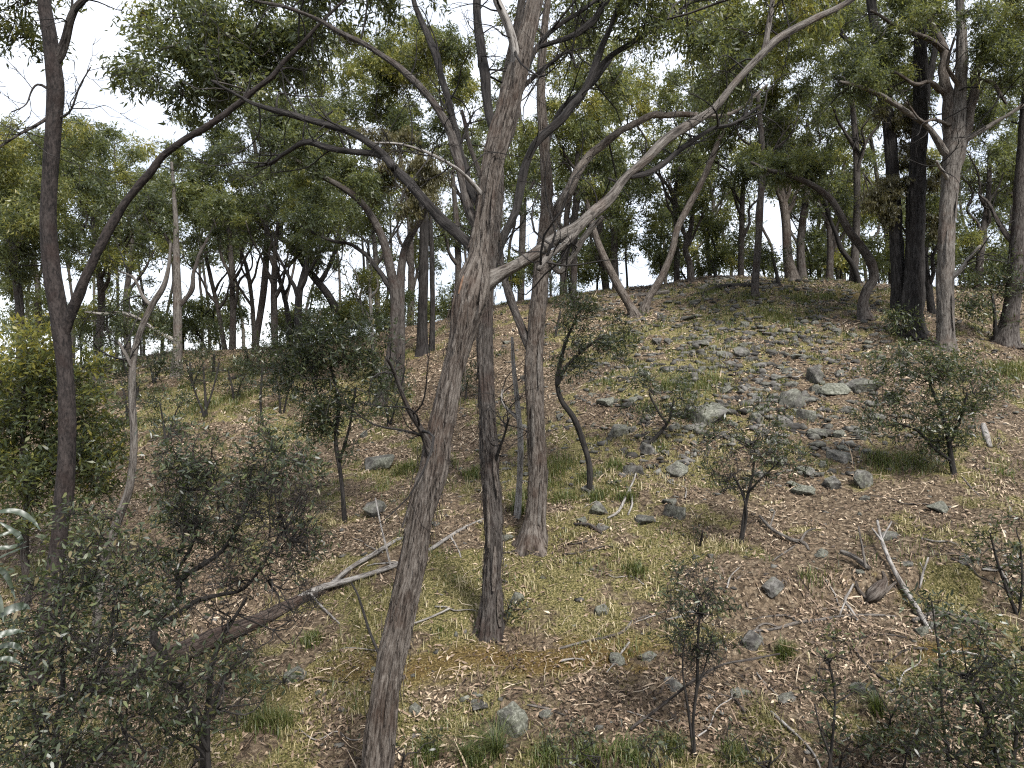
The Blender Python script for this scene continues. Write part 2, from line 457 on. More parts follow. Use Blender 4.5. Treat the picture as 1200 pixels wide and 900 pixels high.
def ground_material():
    m, nt = new_mat('forest_floor')
    L = nt.links
    out = N(nt, 'ShaderNodeOutputMaterial'); bs = N(nt, 'ShaderNodeBsdfPrincipled')
    bs.inputs['Roughness'].default_value = 0.95
    bs.inputs['Specular IOR Level'].default_value = 0.15
    tc = N(nt, 'ShaderNodeTexCoord')
    n1 = N(nt, 'ShaderNodeTexNoise', Scale=16.0, Detail=9.0, Roughness=0.78)
    n2 = N(nt, 'ShaderNodeTexNoise', Scale=1.6, Detail=4.0, Roughness=0.6)
    vo = N(nt, 'ShaderNodeTexVoronoi', Scale=26.0, Randomness=1.0)
    n4 = N(nt, 'ShaderNodeTexNoise', Scale=45.0, Detail=4.0, Roughness=0.7)
    for n in (n1, n2, vo, n4):
        L.new(tc.outputs['Object'], n.inputs['Vector'])
    soil = ramp(nt, [(0.39, (0.010, 0.0075, 0.0055)), (0.47, (0.046, 0.033, 0.021)), (0.54, (0.128, 0.093, 0.060)), (0.63, (0.32, 0.25, 0.168))])
    L.new(n1.outputs['Fac'], soil.inputs['Fac'])
    lit = ramp(nt, [(0.0, (0.016, 0.012, 0.009)), (0.35, (0.064, 0.046, 0.030)), (0.7, (0.17, 0.128, 0.086)), (1.0, (0.36, 0.295, 0.21))])
    L.new(vo.outputs['Color'], lit.inputs['Fac'])
    mix0 = N(nt, 'ShaderNodeMix', data_type='RGBA'); mix0.inputs['Factor'].default_value = 0.55
    L.new(soil.outputs['Color'], mix0.inputs['A']); L.new(lit.outputs['Color'], mix0.inputs['B'])
    moss = ramp(nt, [(0.38, (0.030, 0.031, 0.011)), (0.47, (0.085, 0.078, 0.026)), (0.55, (0.185, 0.158, 0.066)), (0.66, (0.34, 0.285, 0.16))])
    L.new(n4.outputs['Fac'], moss.inputs['Fac'])
    rust = ramp(nt, [(0.36, (0.035, 0.022, 0.010)), (0.52, (0.105, 0.068, 0.022)), (0.7, (0.20, 0.145, 0.06))])
    L.new(n4.outputs['Fac'], rust.inputs['Fac'])
    a_m = N(nt, 'ShaderNodeAttribute', attribute_name='moss')
    a_r = N(nt, 'ShaderNodeAttribute', attribute_name='rust')
    mm = N(nt, 'ShaderNodeMix', data_type='RGBA')
    L.new(a_r.outputs['Fac'], mm.inputs['Factor']); L.new(moss.outputs['Color'], mm.inputs['A']); L.new(rust.outputs['Color'], mm.inputs['B'])
    add = N(nt, 'ShaderNodeMath', operation='ADD'); L.new(a_m.outputs['Fac'], add.inputs[0])
    sub = N(nt, 'ShaderNodeMath', operation='SUBTRACT'); L.new(n1.outputs['Fac'], sub.inputs[0]); sub.inputs[1].default_value = 0.5
    L.new(sub.outputs[0], add.inputs[1])
    mr = N(nt, 'ShaderNodeMapRange'); mr.inputs['From Min'].default_value = 0.42; mr.inputs['From Max'].default_value = 0.66
    L.new(add.outputs[0], mr.inputs['Value'])
    mix = N(nt, 'ShaderNodeMix', data_type='RGBA')
    L.new(mr.outputs['Result'], mix.inputs['Factor']); L.new(mix0.outputs['Result'], mix.inputs['A']); L.new(mm.outputs['Result'], mix.inputs['B'])
    L.new(mix.outputs['Result'], bs.inputs['Base Color'])
    bp = N(nt, 'ShaderNodeBump', Strength=1.0, Distance=0.05)
    L.new(n1.outputs['Fac'], bp.inputs['Height'])
    bp2 = N(nt, 'ShaderNodeBump', Strength=0.8, Distance=0.02)
    L.new(vo.outputs['Distance'], bp2.inputs['Height']); L.new(bp.outputs['Normal'], bp2.inputs['Normal'])
    L.new(bp2.outputs['Normal'], bs.inputs['Normal'])
    L.new(bs.outputs['BSDF'], out.inputs['Surface'])
    return m

def rock_material():
    m, nt = new_mat('lichen_rock')
    L = nt.links
    out = N(nt, 'ShaderNodeOutputMaterial'); bs = N(nt, 'ShaderNodeBsdfPrincipled')
    bs.inputs['Roughness'].default_value = 0.9
    bs.inputs['Specular IOR Level'].default_value = 0.2
    tc = N(nt, 'ShaderNodeTexCoord'); oi = N(nt, 'ShaderNodeObjectInfo')
    ad = N(nt, 'ShaderNodeVectorMath', operation='ADD')
    L.new(tc.outputs['Object'], ad.inputs[0]); L.new(oi.outputs['Location'], ad.inputs[1])
    n1 = N(nt, 'ShaderNodeTexNoise', Scale=2.2, Detail=9.0, Roughness=0.72)
    n2 = N(nt, 'ShaderNodeTexNoise', Scale=1.5, Detail=6.0, Roughness=0.7)
    n3 = N(nt, 'ShaderNodeTexNoise', Scale=12.0, Detail=6.0, Roughness=0.7)
    for n in (n1, n2, n3):
        L.new(ad.outputs[0], n.inputs['Vector'])
    st = ramp(nt, [(0.38, (0.030, 0.028, 0.026)), (0.47, (0.050, 0.047, 0.042)), (0.55, (0.096, 0.091, 0.083)), (0.65, (0.17, 0.163, 0.15))])
    L.new(n1.outputs['Fac'], st.inputs['Fac'])
    li = ramp(nt, [(0.40, (0.058, 0.060, 0.045)), (0.52, (0.115, 0.118, 0.092)), (0.64, (0.225, 0.225, 0.19))])
    L.new(n3.outputs['Fac'], li.inputs['Fac'])
    sum_ = N(nt, 'ShaderNodeMath', operation='MULTIPLY_ADD'); sum_.inputs[1].default_value = 0.22
    L.new(oi.outputs['Random'], sum_.inputs[0]); L.new(n2.outputs['Fac'], sum_.inputs[2])
    mk = N(nt, 'ShaderNodeMapRange'); mk.inputs['From Min'].default_value = 0.52; mk.inputs['From Max'].default_value = 0.70
    mk.inputs['To Max'].default_value = 0.85
    L.new(sum_.outputs[0], mk.inputs['Value'])
    mix = N(nt, 'ShaderNodeMix', data_type='RGBA')
    L.new(mk.outputs['Result'], mix.inputs['Factor']); L.new(st.outputs['Color'], mix.inputs['A']); L.new(li.outputs['Color'], mix.inputs['B'])
    L.new(mix.outputs['Result'], bs.inputs['Base Color'])
    bp = N(nt, 'ShaderNodeBump', Strength=0.9, Distance=0.05)
    L.new(n1.outputs['Fac'], bp.inputs['Height']); L.new(bp.outputs['Normal'], bs.inputs['Normal'])
    L.new(bs.outputs['BSDF'], out.inputs['Surface'])
    return m

MAT_GROUND = ground_material()
MAT_ROCK = rock_material()

# ---------------------------------------------------------------- ground
# moss and grass patches: (px, py, radius x m, radius y m, strength, rust)
PATCH = [(640, 690, 1.5, 0.7, 0.50, 0.0), (700, 640, 1.0, 0.7, 0.40, 0), (560, 690, 1.1, 0.8, 0.35, 0), (760, 660, 1.1, 0.6, 0.35, 0),
         (480, 690, 0.7, 0.6, 0.35, 0), (590, 770, 1.1, 0.16, 0.65, 0.9), (480, 785, 0.7, 0.16, 0.5, 0.8), (700, 772, 0.9, 0.14, 0.6, 1.0),
         (790, 785, 0.5, 0.12, 0.45, 1.0), (1090, 765, 0.8, 0.12, 0.5, 1.0), (400, 790, 0.9, 0.3, 0.3, 0.3), (350, 830, 0.8, 0.35, 0.4, 0.1),
         (820, 452, 0.9, 0.5, 0.7, 0), (790, 440, 0.8, 0.8, 0.4, 0), (905, 372, 1.0, 0.7, 0.7, 0), (950, 345, 2.2, 1.4, 0.45, 0.1),
         (870, 345, 1.6, 1.2, 0.55, 0), (850, 410, 1.5, 1.2, 0.35, 0), (930, 400, 1.6, 1.0, 0.35, 0), (780, 370, 1.4, 1.2, 0.4, 0), (1000, 345, 1.0, 0.8, 0.4, 0.5), (1060, 545, 1.2, 0.5, 0.55, 0), (720, 470, 1.2, 1.6, 0.3, 0),
         (690, 540, 1.0, 1.0, 0.45, 0), (660, 560, 0.6, 0.6, 0.5, 0), (470, 420, 1.2, 1.4, 0.55, 0.2), (280, 465, 1.6, 1.2, 0.65, 0),
         (200, 480, 1.4, 1.0, 0.5, 0), (420, 450, 1.0, 1.0, 0.3, 0), (760, 520, 1.2, 0.8, 0.35, 0), (560, 600, 1.2, 0.8, 0.35, 0.1),
         (470, 600, 0.9, 0.5, 0.35, 0.2), (330, 560, 1.0, 0.8, 0.2, 0), (1180, 430, 0.8, 0.6, 0.5, 0), (770, 400, 1.6, 1.4, 0.35, 0),
         (1000, 690, 0.4, 0.2, 0.3, 0.8), (640, 880, 2.0, 0.4, 0.25, 0), (250, 850, 1.0, 0.6, 0.3, 0), (880, 630, 0.8, 0.4, 0.2, 0)]
PATCH_W = [(hit(p[0], p[1]), p) for p in PATCH]

def moss_at(x, y):
    m = (fbm2(x, y, 0.55, 41, 4, 0.6) - 0.5) * 1.35 + 0.29
    br = fbm2(x, y, 2.6, 47, 4, 0.65)
    r = np.zeros_like(m)
    for c, p in PATCH_W:
        g = np.exp(-0.5 * (((x - c[0]) / p[2]) ** 2 + ((y - c[1]) / p[3]) ** 2))
        m = m + g * p[4] * 0.72
        r = np.maximum(r, g * p[5])
    m = m + (br - 0.52) * 3.0 * smooth(0.02, 0.30, m)
    return np.clip(m, 0, 1), np.clip(r * 1.3 * (0.4 + 1.2 * br), 0, 1)

def axis_coords(lo, hi, step, far, nfar):
    mid = np.arange(lo, hi + 1e-6, step)
    g = np.geomspace(step * 1.5, far, nfar)
    return np.concatenate([(lo - g)[::-1], mid, hi + g])

gx = axis_coords(-15, 19, 0.12, 900, 46)
gy = axis_coords(4.2, 28, 0.10, 900, 46)
GX, GY = np.meshgrid(gx, gy)
GZ = H(GX, GY)
moss_v, rust_v = moss_at(GX, GY)
nx, ny = len(gx), len(gy)
ii = np.arange(nx * ny).reshape(ny, nx)
gq = np.stack([ii[:-1, :-1], ii[:-1, 1:], ii[1:, 1:], ii[1:, :-1]], 2).reshape(-1, 4)
me = make_mesh('ground', np.stack([GX, GY, GZ], 2).reshape(-1, 3), [gq], MAT_GROUND, {'moss': moss_v.ravel(), 'rust': rust_v.ravel()})
link('ground', me, None, kind='structure', label='leaf-littered mossy hillside rising to a low crest')

def slope_normal(x, y, e=0.12):
    zx = (H(x + e, y) - H(x - e, y)) / (2 * e); zy = (H(x, y + e) - H(x, y - e)) / (2 * e)
    return unit(np.stack([-zx, -zy, np.ones_like(zx)], 1))

def scatter(n, y0, y1, power=1.0):
    """points over the part of the slope that can be seen, thinner with distance"""
    y = y0 + (y1 - y0) * rng.random(n) ** power
    x = (rng.random(n) * 2 - 1) * (0.74 * y + 1.2) + 0.02 * y
    return x, y

# ---------------------------------------------------------------- crown builder
def clump_twigs(c, R, subs, flat, droop):
    """twigs fanning out of a clump centre: mid points and ends"""
    e = unit(rng.normal(size=(subs, 3)) + np.array([0, 0, 0.25])) * (0.45 + 0.65 * rng.random((subs, 1))) * R
    e[:, 2] *= flat
    end = c + e
    mid = c + e * 0.5 + rng.normal(size=(subs, 3)) * R * 0.10 + np.array([0, 0, 0.10 * R])
    end[:, 2] -= droop * 0.12 * R
    return mid, end

def fast_twigs(A, M, B, ra, rb):
    """three-sided two-segment twigs, all at once"""
    n = len(A)
    ax = unit(B - A)
    u = unit(np.cross(ax, np.array([0.31, 0.55, 0.77]))); v = np.cross(ax, u)
    rings = []
    for P, r in ((A, ra), (M, (ra + rb) / 2), (B, rb)):
        for k in range(3):
            t = k * 2.0944
            rings.append(P + (u * math.cos(t) + v * math.sin(t)) * np.asarray(r).reshape(-1, 1))
    V = np.stack(rings, 1).reshape(-1, 3)
    i = np.arange(n)[:, None] * 9
    F_ = [i + np.array([[s_ * 3 + k, s_ * 3 + (k + 1) % 3, s_ * 3 + 3 + (k + 1) % 3, s_ * 3 + 3 + k]]) for s_ in range(2) for k in range(3)]
    return V, np.vstack(F_)

def grow(nodes, centres, r_tip=0.006, up_bias=0.6, rmax=0.05):
    """join every clump centre to the nearest point of the wood; nodes (n,4)"""
    nodes = np.asarray(nodes)
    base_cnt = len(nodes)
    d0 = np.min(np.linalg.norm(centres[:, None, :] - nodes[None, ::3, :3], axis=2), axis=1)
    lines = []
    for i in np.argsort(d0):
        c = centres[i]
        dv = c - nodes[:, :3]
        dist = np.linalg.norm(dv, axis=1)
        cost = dist + up_bias * np.maximum(0, -dv[:, 2]) + np.where(nodes[:, 3] < 0.007, 0.5, 0)
        j = int(np.argmin(cost))
        p = nodes[j, :3]; L = dist[j]
        if L < 0.05:
            continue
        r0 = min(nodes[j, 3] * 0.8, r_tip + 0.018 * L, rmax)
        mid = 0.5 * (p + c) + rng.normal(size=3) * L * 0.17 + np.array([0, 0, -0.06 * L])
        q1 = p + (mid - p) * 0.5 + rng.normal(size=3) * L * 0.09
        q2 = mid + (c - mid) * 0.5 + rng.normal(size=3) * L * 0.09
        P = np.array([[*p, r0], [*q1, r0 * 0.85 + r_tip * 0.15], [*mid, (r0 + r_tip) / 2], [*q2, r0 * 0.25 + r_tip * 0.75], [*c, r_tip]])
        S = catmull(P, max(0.09, L / 5))
        lines.append(S)
        nodes = np.vstack([nodes, S[1:]])
    return lines, nodes

def crown(root, nodes, centres, radii, mat, d, tint, leaf=None, dens=1.0, branch_mat=BARK_TWIG, wr=0.26, droop=0.7, subs=12, name='crown', r_tip=0.006, rmax=0.085, tspread=0.13, minpx=4.6, flat=0.8, puff=0.13, nup=0.5, hexa=False):
    """clump foliage: centres (n,3), radii (n,), tint (n,)"""
    org = np.array(root.location)
    L0 = leaf if leaf else max(0.09, minpx * d / F)
    tri = d > 15
    hexa = hexa and d < 7
    lines, nodes = grow(nodes, centres, r_tip, rmax=rmax)
    VV, FF, TT, off = [], [], [], 0
    A, M, B = [], [], []
    for c, R, tn in zip(centres, radii, tint):
        n = int(dens * 1.15 * math.pi * R * R / (0.30 * L0 * L0 * wr))
        n = max(6, n)
        sb = max(5, int(subs * (0.7 + 0.6 * rng.random())))
        mid, end = clump_twigs(c, R, sb, flat, droop)
        A.append(np.repeat(c[None], sb, 0)); M.append(mid); B.append(end)
        k = rng.integers(0, sb, n); t = (0.25 + 0.83 * rng.random(n) ** 0.8)[:, None]
        P = (1 - t) ** 2 * c + 2 * t * (1 - t) * mid[k] + t ** 2 * end[k] + rng.normal(size=(n, 3)) * R * puff
        ax = rng.normal(size=(n, 3)) + unit(end[k] - c) * 0.5 + np.array([0, 0, -droop])
        nr = rng.normal(size=(n, 3)) + np.array([0, 0, nup])
        L = L0 * (0.6 + 0.75 * rng.random(n)); W = L * wr * (0.75 + 0.5 * rng.random(n))
        V, Fc = leaf_arrays(P, L, W, ax, nr, tri=tri, hexa=hexa)
        kk = 3 if tri else (6 if hexa else 4)
        VV.append(V); FF.append(Fc + off); off += len(V)
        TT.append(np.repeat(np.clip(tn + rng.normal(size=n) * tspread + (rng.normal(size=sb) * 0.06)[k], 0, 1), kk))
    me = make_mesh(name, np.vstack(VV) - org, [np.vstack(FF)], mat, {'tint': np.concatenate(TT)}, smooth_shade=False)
    link(name, me, root, kind='stuff')
    A, M, B = np.vstack(A), np.vstack(M), np.vstack(B)
    ns_ = 3 if d > 15 else (4 if d > 10 else 5)
    if d > 17:
        sel = rng.random(len(A)) < 0.22
        A, M, B = A[sel], M[sel], B[sel]
    Vt, Qt = fast_twigs(A, M, B, np.full(len(A), r_tip * 0.9), np.full(len(A), r_tip * 0.4))
    VV, QQ, T3, BB, off = [Vt], [Qt], [], [Vt], len(Vt)
    for i, S in enumerate(lines):
        V, Q, T_, Bk = tube(S, ns_, i * 1.7, 0.0, 0.0, v0=off)
        VV.append(V); QQ.append(Q); T3.append(T_); BB.append(Bk); off += len(V)
    me = make_mesh('twigs', np.vstack(VV) - org, [np.vstack(QQ)] + ([np.vstack(T3)] if T3 else []), branch_mat, {'bark_pos': np.vstack(BB)})
    link('twigs', me, root, kind='stuff')
    return nodes

def ell_clumps(ells, d, spread, R0, tint0=0.4):
    """ellipses (px,py,rx,ry,n,tint[,dd]) around depth d -> clump centres, radii, tints"""
    C, R, T = [], [], []
    for e in ells:
        px, py, rx, ry, n, tn = e[:6]
        dd = e[6] if len(e) > 6 else 0.0
        a = rng.random(n) * 2 * math.pi; q = np.sqrt(rng.random(n))
        X = px + rx * q * np.cos(a); Y = py + ry * q * np.sin(a)
        for x, y in zip(X, Y):
            dk = d + dd + (rng.random() * 2 - 1) * spread
            C.append(at(x, y, dk))
            R.append(R0 * (0.65 + 0.7 * rng.random()))
            # sunlit tops painted into the tint: higher clumps of each mass go yellower
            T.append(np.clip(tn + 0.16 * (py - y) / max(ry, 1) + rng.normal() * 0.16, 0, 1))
    return np.array(C), np.array(R), np.array(T)

def px_line(pts, d0, d1=None):
    """traced line (px, py, width px) between two depths -> xyz + radius"""
    d1 = d0 if d1 is None else d1
    n = len(pts)
    out = []
    for i, (x, y, w) in enumerate(pts):
        d = d0 + (d1 - d0) * i / max(1, n - 1)
        p = at(x, y, d)
        out.append([*p, 0.5 * w * d / F])
    return np.array(out)

def to_ground(P, sink=0.12, flare=1.35):
    """start a traced stem on the ground under its lowest traced point"""
    x, y = P[0, 0], P[0, 1]
    g = float(H(np.array([x]), np.array([y]))[0])
    r = P[0, 3]
    if P[0, 2] - g > 0.25:
        extra = np.array([[x, y, g - sink, r * flare * 1.15], [x, y, g + 0.10, r * (0.35 + 0.65 * flare)], [x, y, g + 0.24, r * 1.06]])
        if P[0, 2] - g < 0.35:
            extra = extra[:2]
        return np.vstack([extra, P])
    Q = P.copy()
    Q[0, 3] *= 1 + 0.35 * (flare - 1)
    return np.vstack([[[x, y, min(g, P[0, 2]) - sink, r * flare]], Q])

def tree(name, label, trunk, d, limbs=(), leaf=None, subs=12, wscale=1.0, flare=1.35, twiggy=None, bark=BARK_GREY, ns=14, ridge=0.0, lump=0.07, crown_e=(), spread=1.5, R0=0.55, leaf_mat=None, dens=1.0, group=None, cat='tree', step=0.16, d_top=None, branch_mat=None, stems=(), limb_mat=None, minpx=4.8, wr=0.27):
    """trunk: traced (px,py,w) from the ground up at depth d; limbs: (points, d0, d1[, material])"""
    P = px_line(trunk, d, d_top)
    P[:, 3] *= wscale
    P = to_ground(P, 0.12, flare)
    root = thing(name, label, cat, (P[0, 0], P[0, 1], P[0, 2] + 0.12), group)
    org = np.array(root.location)
    S = catmull(P, step)
    seed = float(rng.random() * 50)
    link('trunk', tubes_mesh('trunk', [S], bark, ns, seed, lump, ridge, org, 0.30 if ns >= 14 else 0.0), root)
    nodes = [S[int(len(S) * 0.3):]]
    limb_lines = []
    for st in stems:
        Ps = to_ground(px_line(st[0], st[1], st[2]))
        Ss = catmull(Ps, step)
        link('trunk', tubes_mesh('trunk', [Ss], bark, ns, seed + 5, lump, ridge, org), root)
        nodes.append(Ss[int(len(Ss) * 0.3):])
    for lb in limbs:
        Pl = px_line(lb[0], lb[1], lb[2])
        near = np.vstack(nodes + [S])
        q = near[:, :3] - np.array([0, 0, EZ])
        ang = np.hypot(q[:, 0] / q[:, 1] - Pl[0, 0] / Pl[0, 1], q[:, 2] / q[:, 1] - (Pl[0, 2] - EZ) / Pl[0, 1])
        jn = int(np.argmin(ang))
        if ang[jn] < 0.04:            # start the limb on the centre line of the wood it grows from
            shift = near[jn, 1] - Pl[0, 1]
            fade = np.linspace(1, 0, len(Pl))
            dep = Pl[:, 1] + shift * fade
            k_ = dep / Pl[:, 1]
            Pl[:, 0] *= k_; Pl[:, 2] = EZ + (Pl[:, 2] - EZ) * k_; Pl[:, 1] = dep; Pl[:, 3] *= k_
            Pl[0, :3] = near[jn, :3]
            Pl[0, 3] = min(Pl[0, 3] * 1.25, near[jn, 3] * 0.9)
        else:
            Pl[0, 3] *= 1.25
        Pl[:, 3] *= wscale
        Sl = kink(catmull(Pl, max(step * 0.8, 0.05)), 1.5)
        limb_lines.append(Sl)
        m_ = lb[3] if len(lb) > 3 else (limb_mat or bark)
        link('limb', tubes_mesh('limb', [Sl], m_, min(18, max(8, ns // 2)), seed + 9, lump, ridge * 0.7, org), root)
        nodes.append(Sl[len(Sl) // 4:])
    nodes = np.vstack(nodes)
    if twiggy is None:
        twiggy = (8, 0.3, 1.3, 0.011) if d < 14 else (6, 0.5, 1.9, 0.016)
    if limb_lines and twiggy[0]:
        branchlets(root, limb_lines, twiggy[0], twiggy[1], twiggy[2], BARK_DARK, twiggy[3])
    if len(crown_e):
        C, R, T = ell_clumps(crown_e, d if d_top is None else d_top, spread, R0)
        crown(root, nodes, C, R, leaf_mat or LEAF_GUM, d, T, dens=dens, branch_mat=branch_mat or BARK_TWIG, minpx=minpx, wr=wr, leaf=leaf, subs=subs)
    return root, S


# ---------------------------------------------------------------- the traced trees
def depth_of(px, py):
    return float(hit(px, py)[1])

def bark_strips(root, S, spec, mat):
    """loose ribbons of bark: (fraction along stem, angle, length, width, peel)"""
    org = np.array(root.location)
    s = np.concatenate([[0], np.cumsum(np.linalg.norm(np.diff(S[:, :3], axis=0), axis=1))])
    for fr, an, ln, wd, peel in spec:
        n = 9
        t = np.linspace(0, 1, n)
        ss = fr * s[-1] + (t - 0.5) * ln
        P = np.stack([np.interp(ss, s, S[:, k]) for k in range(4)], 1)
        rad_dir = np.array([math.sin(an), -math.cos(an), 0.0]); side = np.array([math.cos(an), math.sin(an), 0.0])
        off = P[:, 3] * 1.03 + 0.006 + peel * (1 - t) ** 2
        c = P[:, :3] + rad_dir * off[:, None]
        w = wd * 0.5 * (0.35 + 0.65 * np.sin(np.pi * np.clip(t * 0.9 + 0.08, 0, 1)))
        V = np.vstack([c - side * w[:, None], c + side * w[:, None], c - side * w[:, None] + rad_dir * 0.006, c + side * w[:, None] + rad_dir * 0.006])
        a, b, e, f = (np.arange(n) + k * n for k in range(4))
        q = []
        for i in range(n - 1):
            q += [(a[i], a[i + 1], b[i + 1], b[i]), (e[i], f[i], f[i + 1], e[i + 1]), (a[i], e[i], e[i + 1], a[i + 1]), (b[i], b[i + 1], f[i + 1], f[i])]
        me = make_mesh('bark_strip', V - org, [np.array(q)], mat, {'bark_pos': V * np.array([1, 1, 1.0])})
        link('bark_strip', me, root)

def bark_fibres(root, S, n, lo, hi, mat):
    """loose fibres and flakes standing off the bark, many and tiny"""
    org = np.array(root.location)
    s_ = np.concatenate([[0], np.cumsum(np.linalg.norm(np.diff(S[:, :3], axis=0), axis=1))])
    fr = (lo + (hi - lo) * rng.random(n)) * s_[-1]
    P = np.stack([np.interp(fr, s_, S[:, k]) for k in range(4)], 1)
    a = rng.random(n) * 6.28
    rd = np.stack([np.cos(a), np.sin(a), np.zeros(n)], 1)
    base = P[:, :3] + rd * (P[:, 3:4] * 1.0)
    L = 0.05 + 0.18 * rng.random(n) ** 2
    up = np.where(rng.random(n) < 0.75, -1.0, 1.0)[:, None]
    end = base + np.array([0, 0, 1.0]) * up * L[:, None] + rd * (0.004 + 0.03 * rng.random((n, 1)) ** 2) + rng.normal(size=(n, 3)) * 0.008
    mid = (base + end) / 2 + rd * 0.006
    V, Q = fast_twigs(base, mid, end, 0.0022 + 0.003 * rng.random(n), np.full(n, 0.0008))
    link('bark_fibres', make_mesh('bark_fibres', V - org, [Q], mat, {'bark_pos': V}), root, kind='stuff')

# --- leaning stringybark right in front
D1 = 5.8
T1, S1 = tree('eucalyptus_tree', 'big leaning grey stringybark with a knotted trunk and a long bare limb reaching right', 
    [(442, 900, 39), (451, 815, 34), (466, 740, 32), (480, 675, 31), (494, 605, 32), (508, 548, 37), (515, 510, 33), (526, 455, 28), (538, 405, 31), (546, 368, 40), (553, 335, 40),
     (562, 295, 27), (569, 245, 25), (578, 190, 27), (592, 140, 28), (604, 95, 26), (616, 50, 23), (628, 0, 19), (640, -70, 18), (640, -150, 13), (655, -240, 8)],
    D1, twiggy=(13, 0.25, 1.2, 0.009), ns=84, ridge=0.20, lump=0.12, step=0.03, bark=BARK_GREY, d_top=6.6,
    limbs=[([(556, 340, 24), (578, 322, 19), (602, 308, 16), (640, 286, 15), (680, 262, 14), (706, 242, 13), (740, 208, 11), (790, 160, 11), (830, 130, 10), (868, 88, 9), (905, 52, 9), (950, 26, 8), (1000, 0, 6), (1050, -40, 4)], 5.85, 7.4, BARK_PALE),
           ([(893, 62, 8), (899, 35, 7), (905, 5, 5), (915, -40, 4)], 7.1, 7.3, BARK_PALE),
           ([(738, 210, 7), (770, 197, 6), (800, 172, 6), (835, 152, 5), (868, 140, 4), (890, 122, 3)], 6.5, 7.3, BARK_DARK),
           ([(684, 262, 7), (664, 284, 8), (645, 300, 8), (630, 318, 5)], 6.4, 6.0, BARK_PALE),
           ([(462, 197, 7), (440, 180, 7), (415, 175, 8), (385, 172, 7), (358, 168, 7), (338, 180, 6), (322, 192, 4), (300, 198, 2)], 6.6, 7.2, BARK_DARK),
           ([(565, 300, 15), (548, 286, 14), (520, 263, 13), (495, 236, 12), (470, 205, 11), (440, 176, 9), (405, 152, 9), (370, 142, 8), (330, 131, 7), (295, 122, 5), (250, 95, 3)], 6.0, 7.2, BARK_DARK),
           ([(562, 275, 12), (548, 235, 11), (540, 195, 11), (530, 160, 10), (505, 118, 9), (470, 82, 8), (430, 52, 7), (400, 38, 6), (360, 15, 5), (300, 0, 3)], 6.2, 7.4, BARK_BROWN),
           ([(556, 250, 10), (545, 210, 10), (536, 160, 9), (525, 110, 9), (508, 60, 8), (490, 15, 7), (475, -30, 5)], 6.4, 7.6, BARK_DARK),
           ([(579, 165, 11), (575, 130, 11), (570, 80, 11), (561, 30, 10), (555, -20, 8), (550, -80, 6)], 6.2, 7.0, BARK_DARK),
           ([(602, 90, 13), (603, 62, 12), (594, 30, 11), (583, 0, 9), (572, -40, 7)], 6.35, 6.2, DEADWOOD),
           ([(560, 232, 5), (553, 215, 5), (535, 198, 4), (505, 183, 4), (470, 172, 3), (440, 170, 2)], 6.2, 5.6, DEADWOOD),
           ([(503, 545, 14), (496, 510, 9), (478, 475, 7), (462, 440, 5), (453, 422, 4)], 5.7, 5.4, BARK_BROWN)],
    crown_e=[(860, 55, 65, 50, 9, 0.45, 2.6), (930, 20, 70, 40, 7, 0.5, 2.6), (210, 35, 52, 38, 10, 0.22, 2.2), (285, 70, 55, 48, 11, 0.22, 2.2), (165, 88, 20, 9, 3, 0.2, 2.0), (245, 100, 50, 28, 5, 0.22, 2.2),
             (380, 0, 90, 30, 6, 0.25, 2.2), (640, -170, 240, 90, 12, 0.3, 1.2), (460, -70, 120, 50, 4, 0.3, 2.0), (760, 15, 40, 25, 3, 0.3, 2.6)],
    spread=0.6, R0=0.42, dens=0.46, leaf=0.085, subs=11)
bark_strips(T1, S1, [(0.245, -0.75, 0.55, 0.05, 0.02), (0.30, -0.9, 0.4, 0.04, 0.04), (0.40, 0.3, 0.5, 0.03, 0.03), (0.47, -0.2, 0.6, 0.035, 0.05), (0.50, 0.6, 0.5, 0.03, 0.06),
                     (0.56, -0.6, 0.45, 0.03, 0.05), (0.585, 0.5, 0.5, 0.03, 0.07), (0.61, 0.0, 0.6, 0.025, 0.06), (0.15, 0.35, 0.7, 0.04, 0.02), (0.10, -0.5, 0.6, 0.04, 0.02)], BARK_GREY)
bark_strips(T1, S1, [(0.50, -0.55, 0.16, 0.022, 0.0), (0.245, -1.0, 0.22, 0.03, 0.0)], BARK_ORANGE)

bark_fibres(T1, S1, 900, 0.02, 0.75, BARK_GREY)

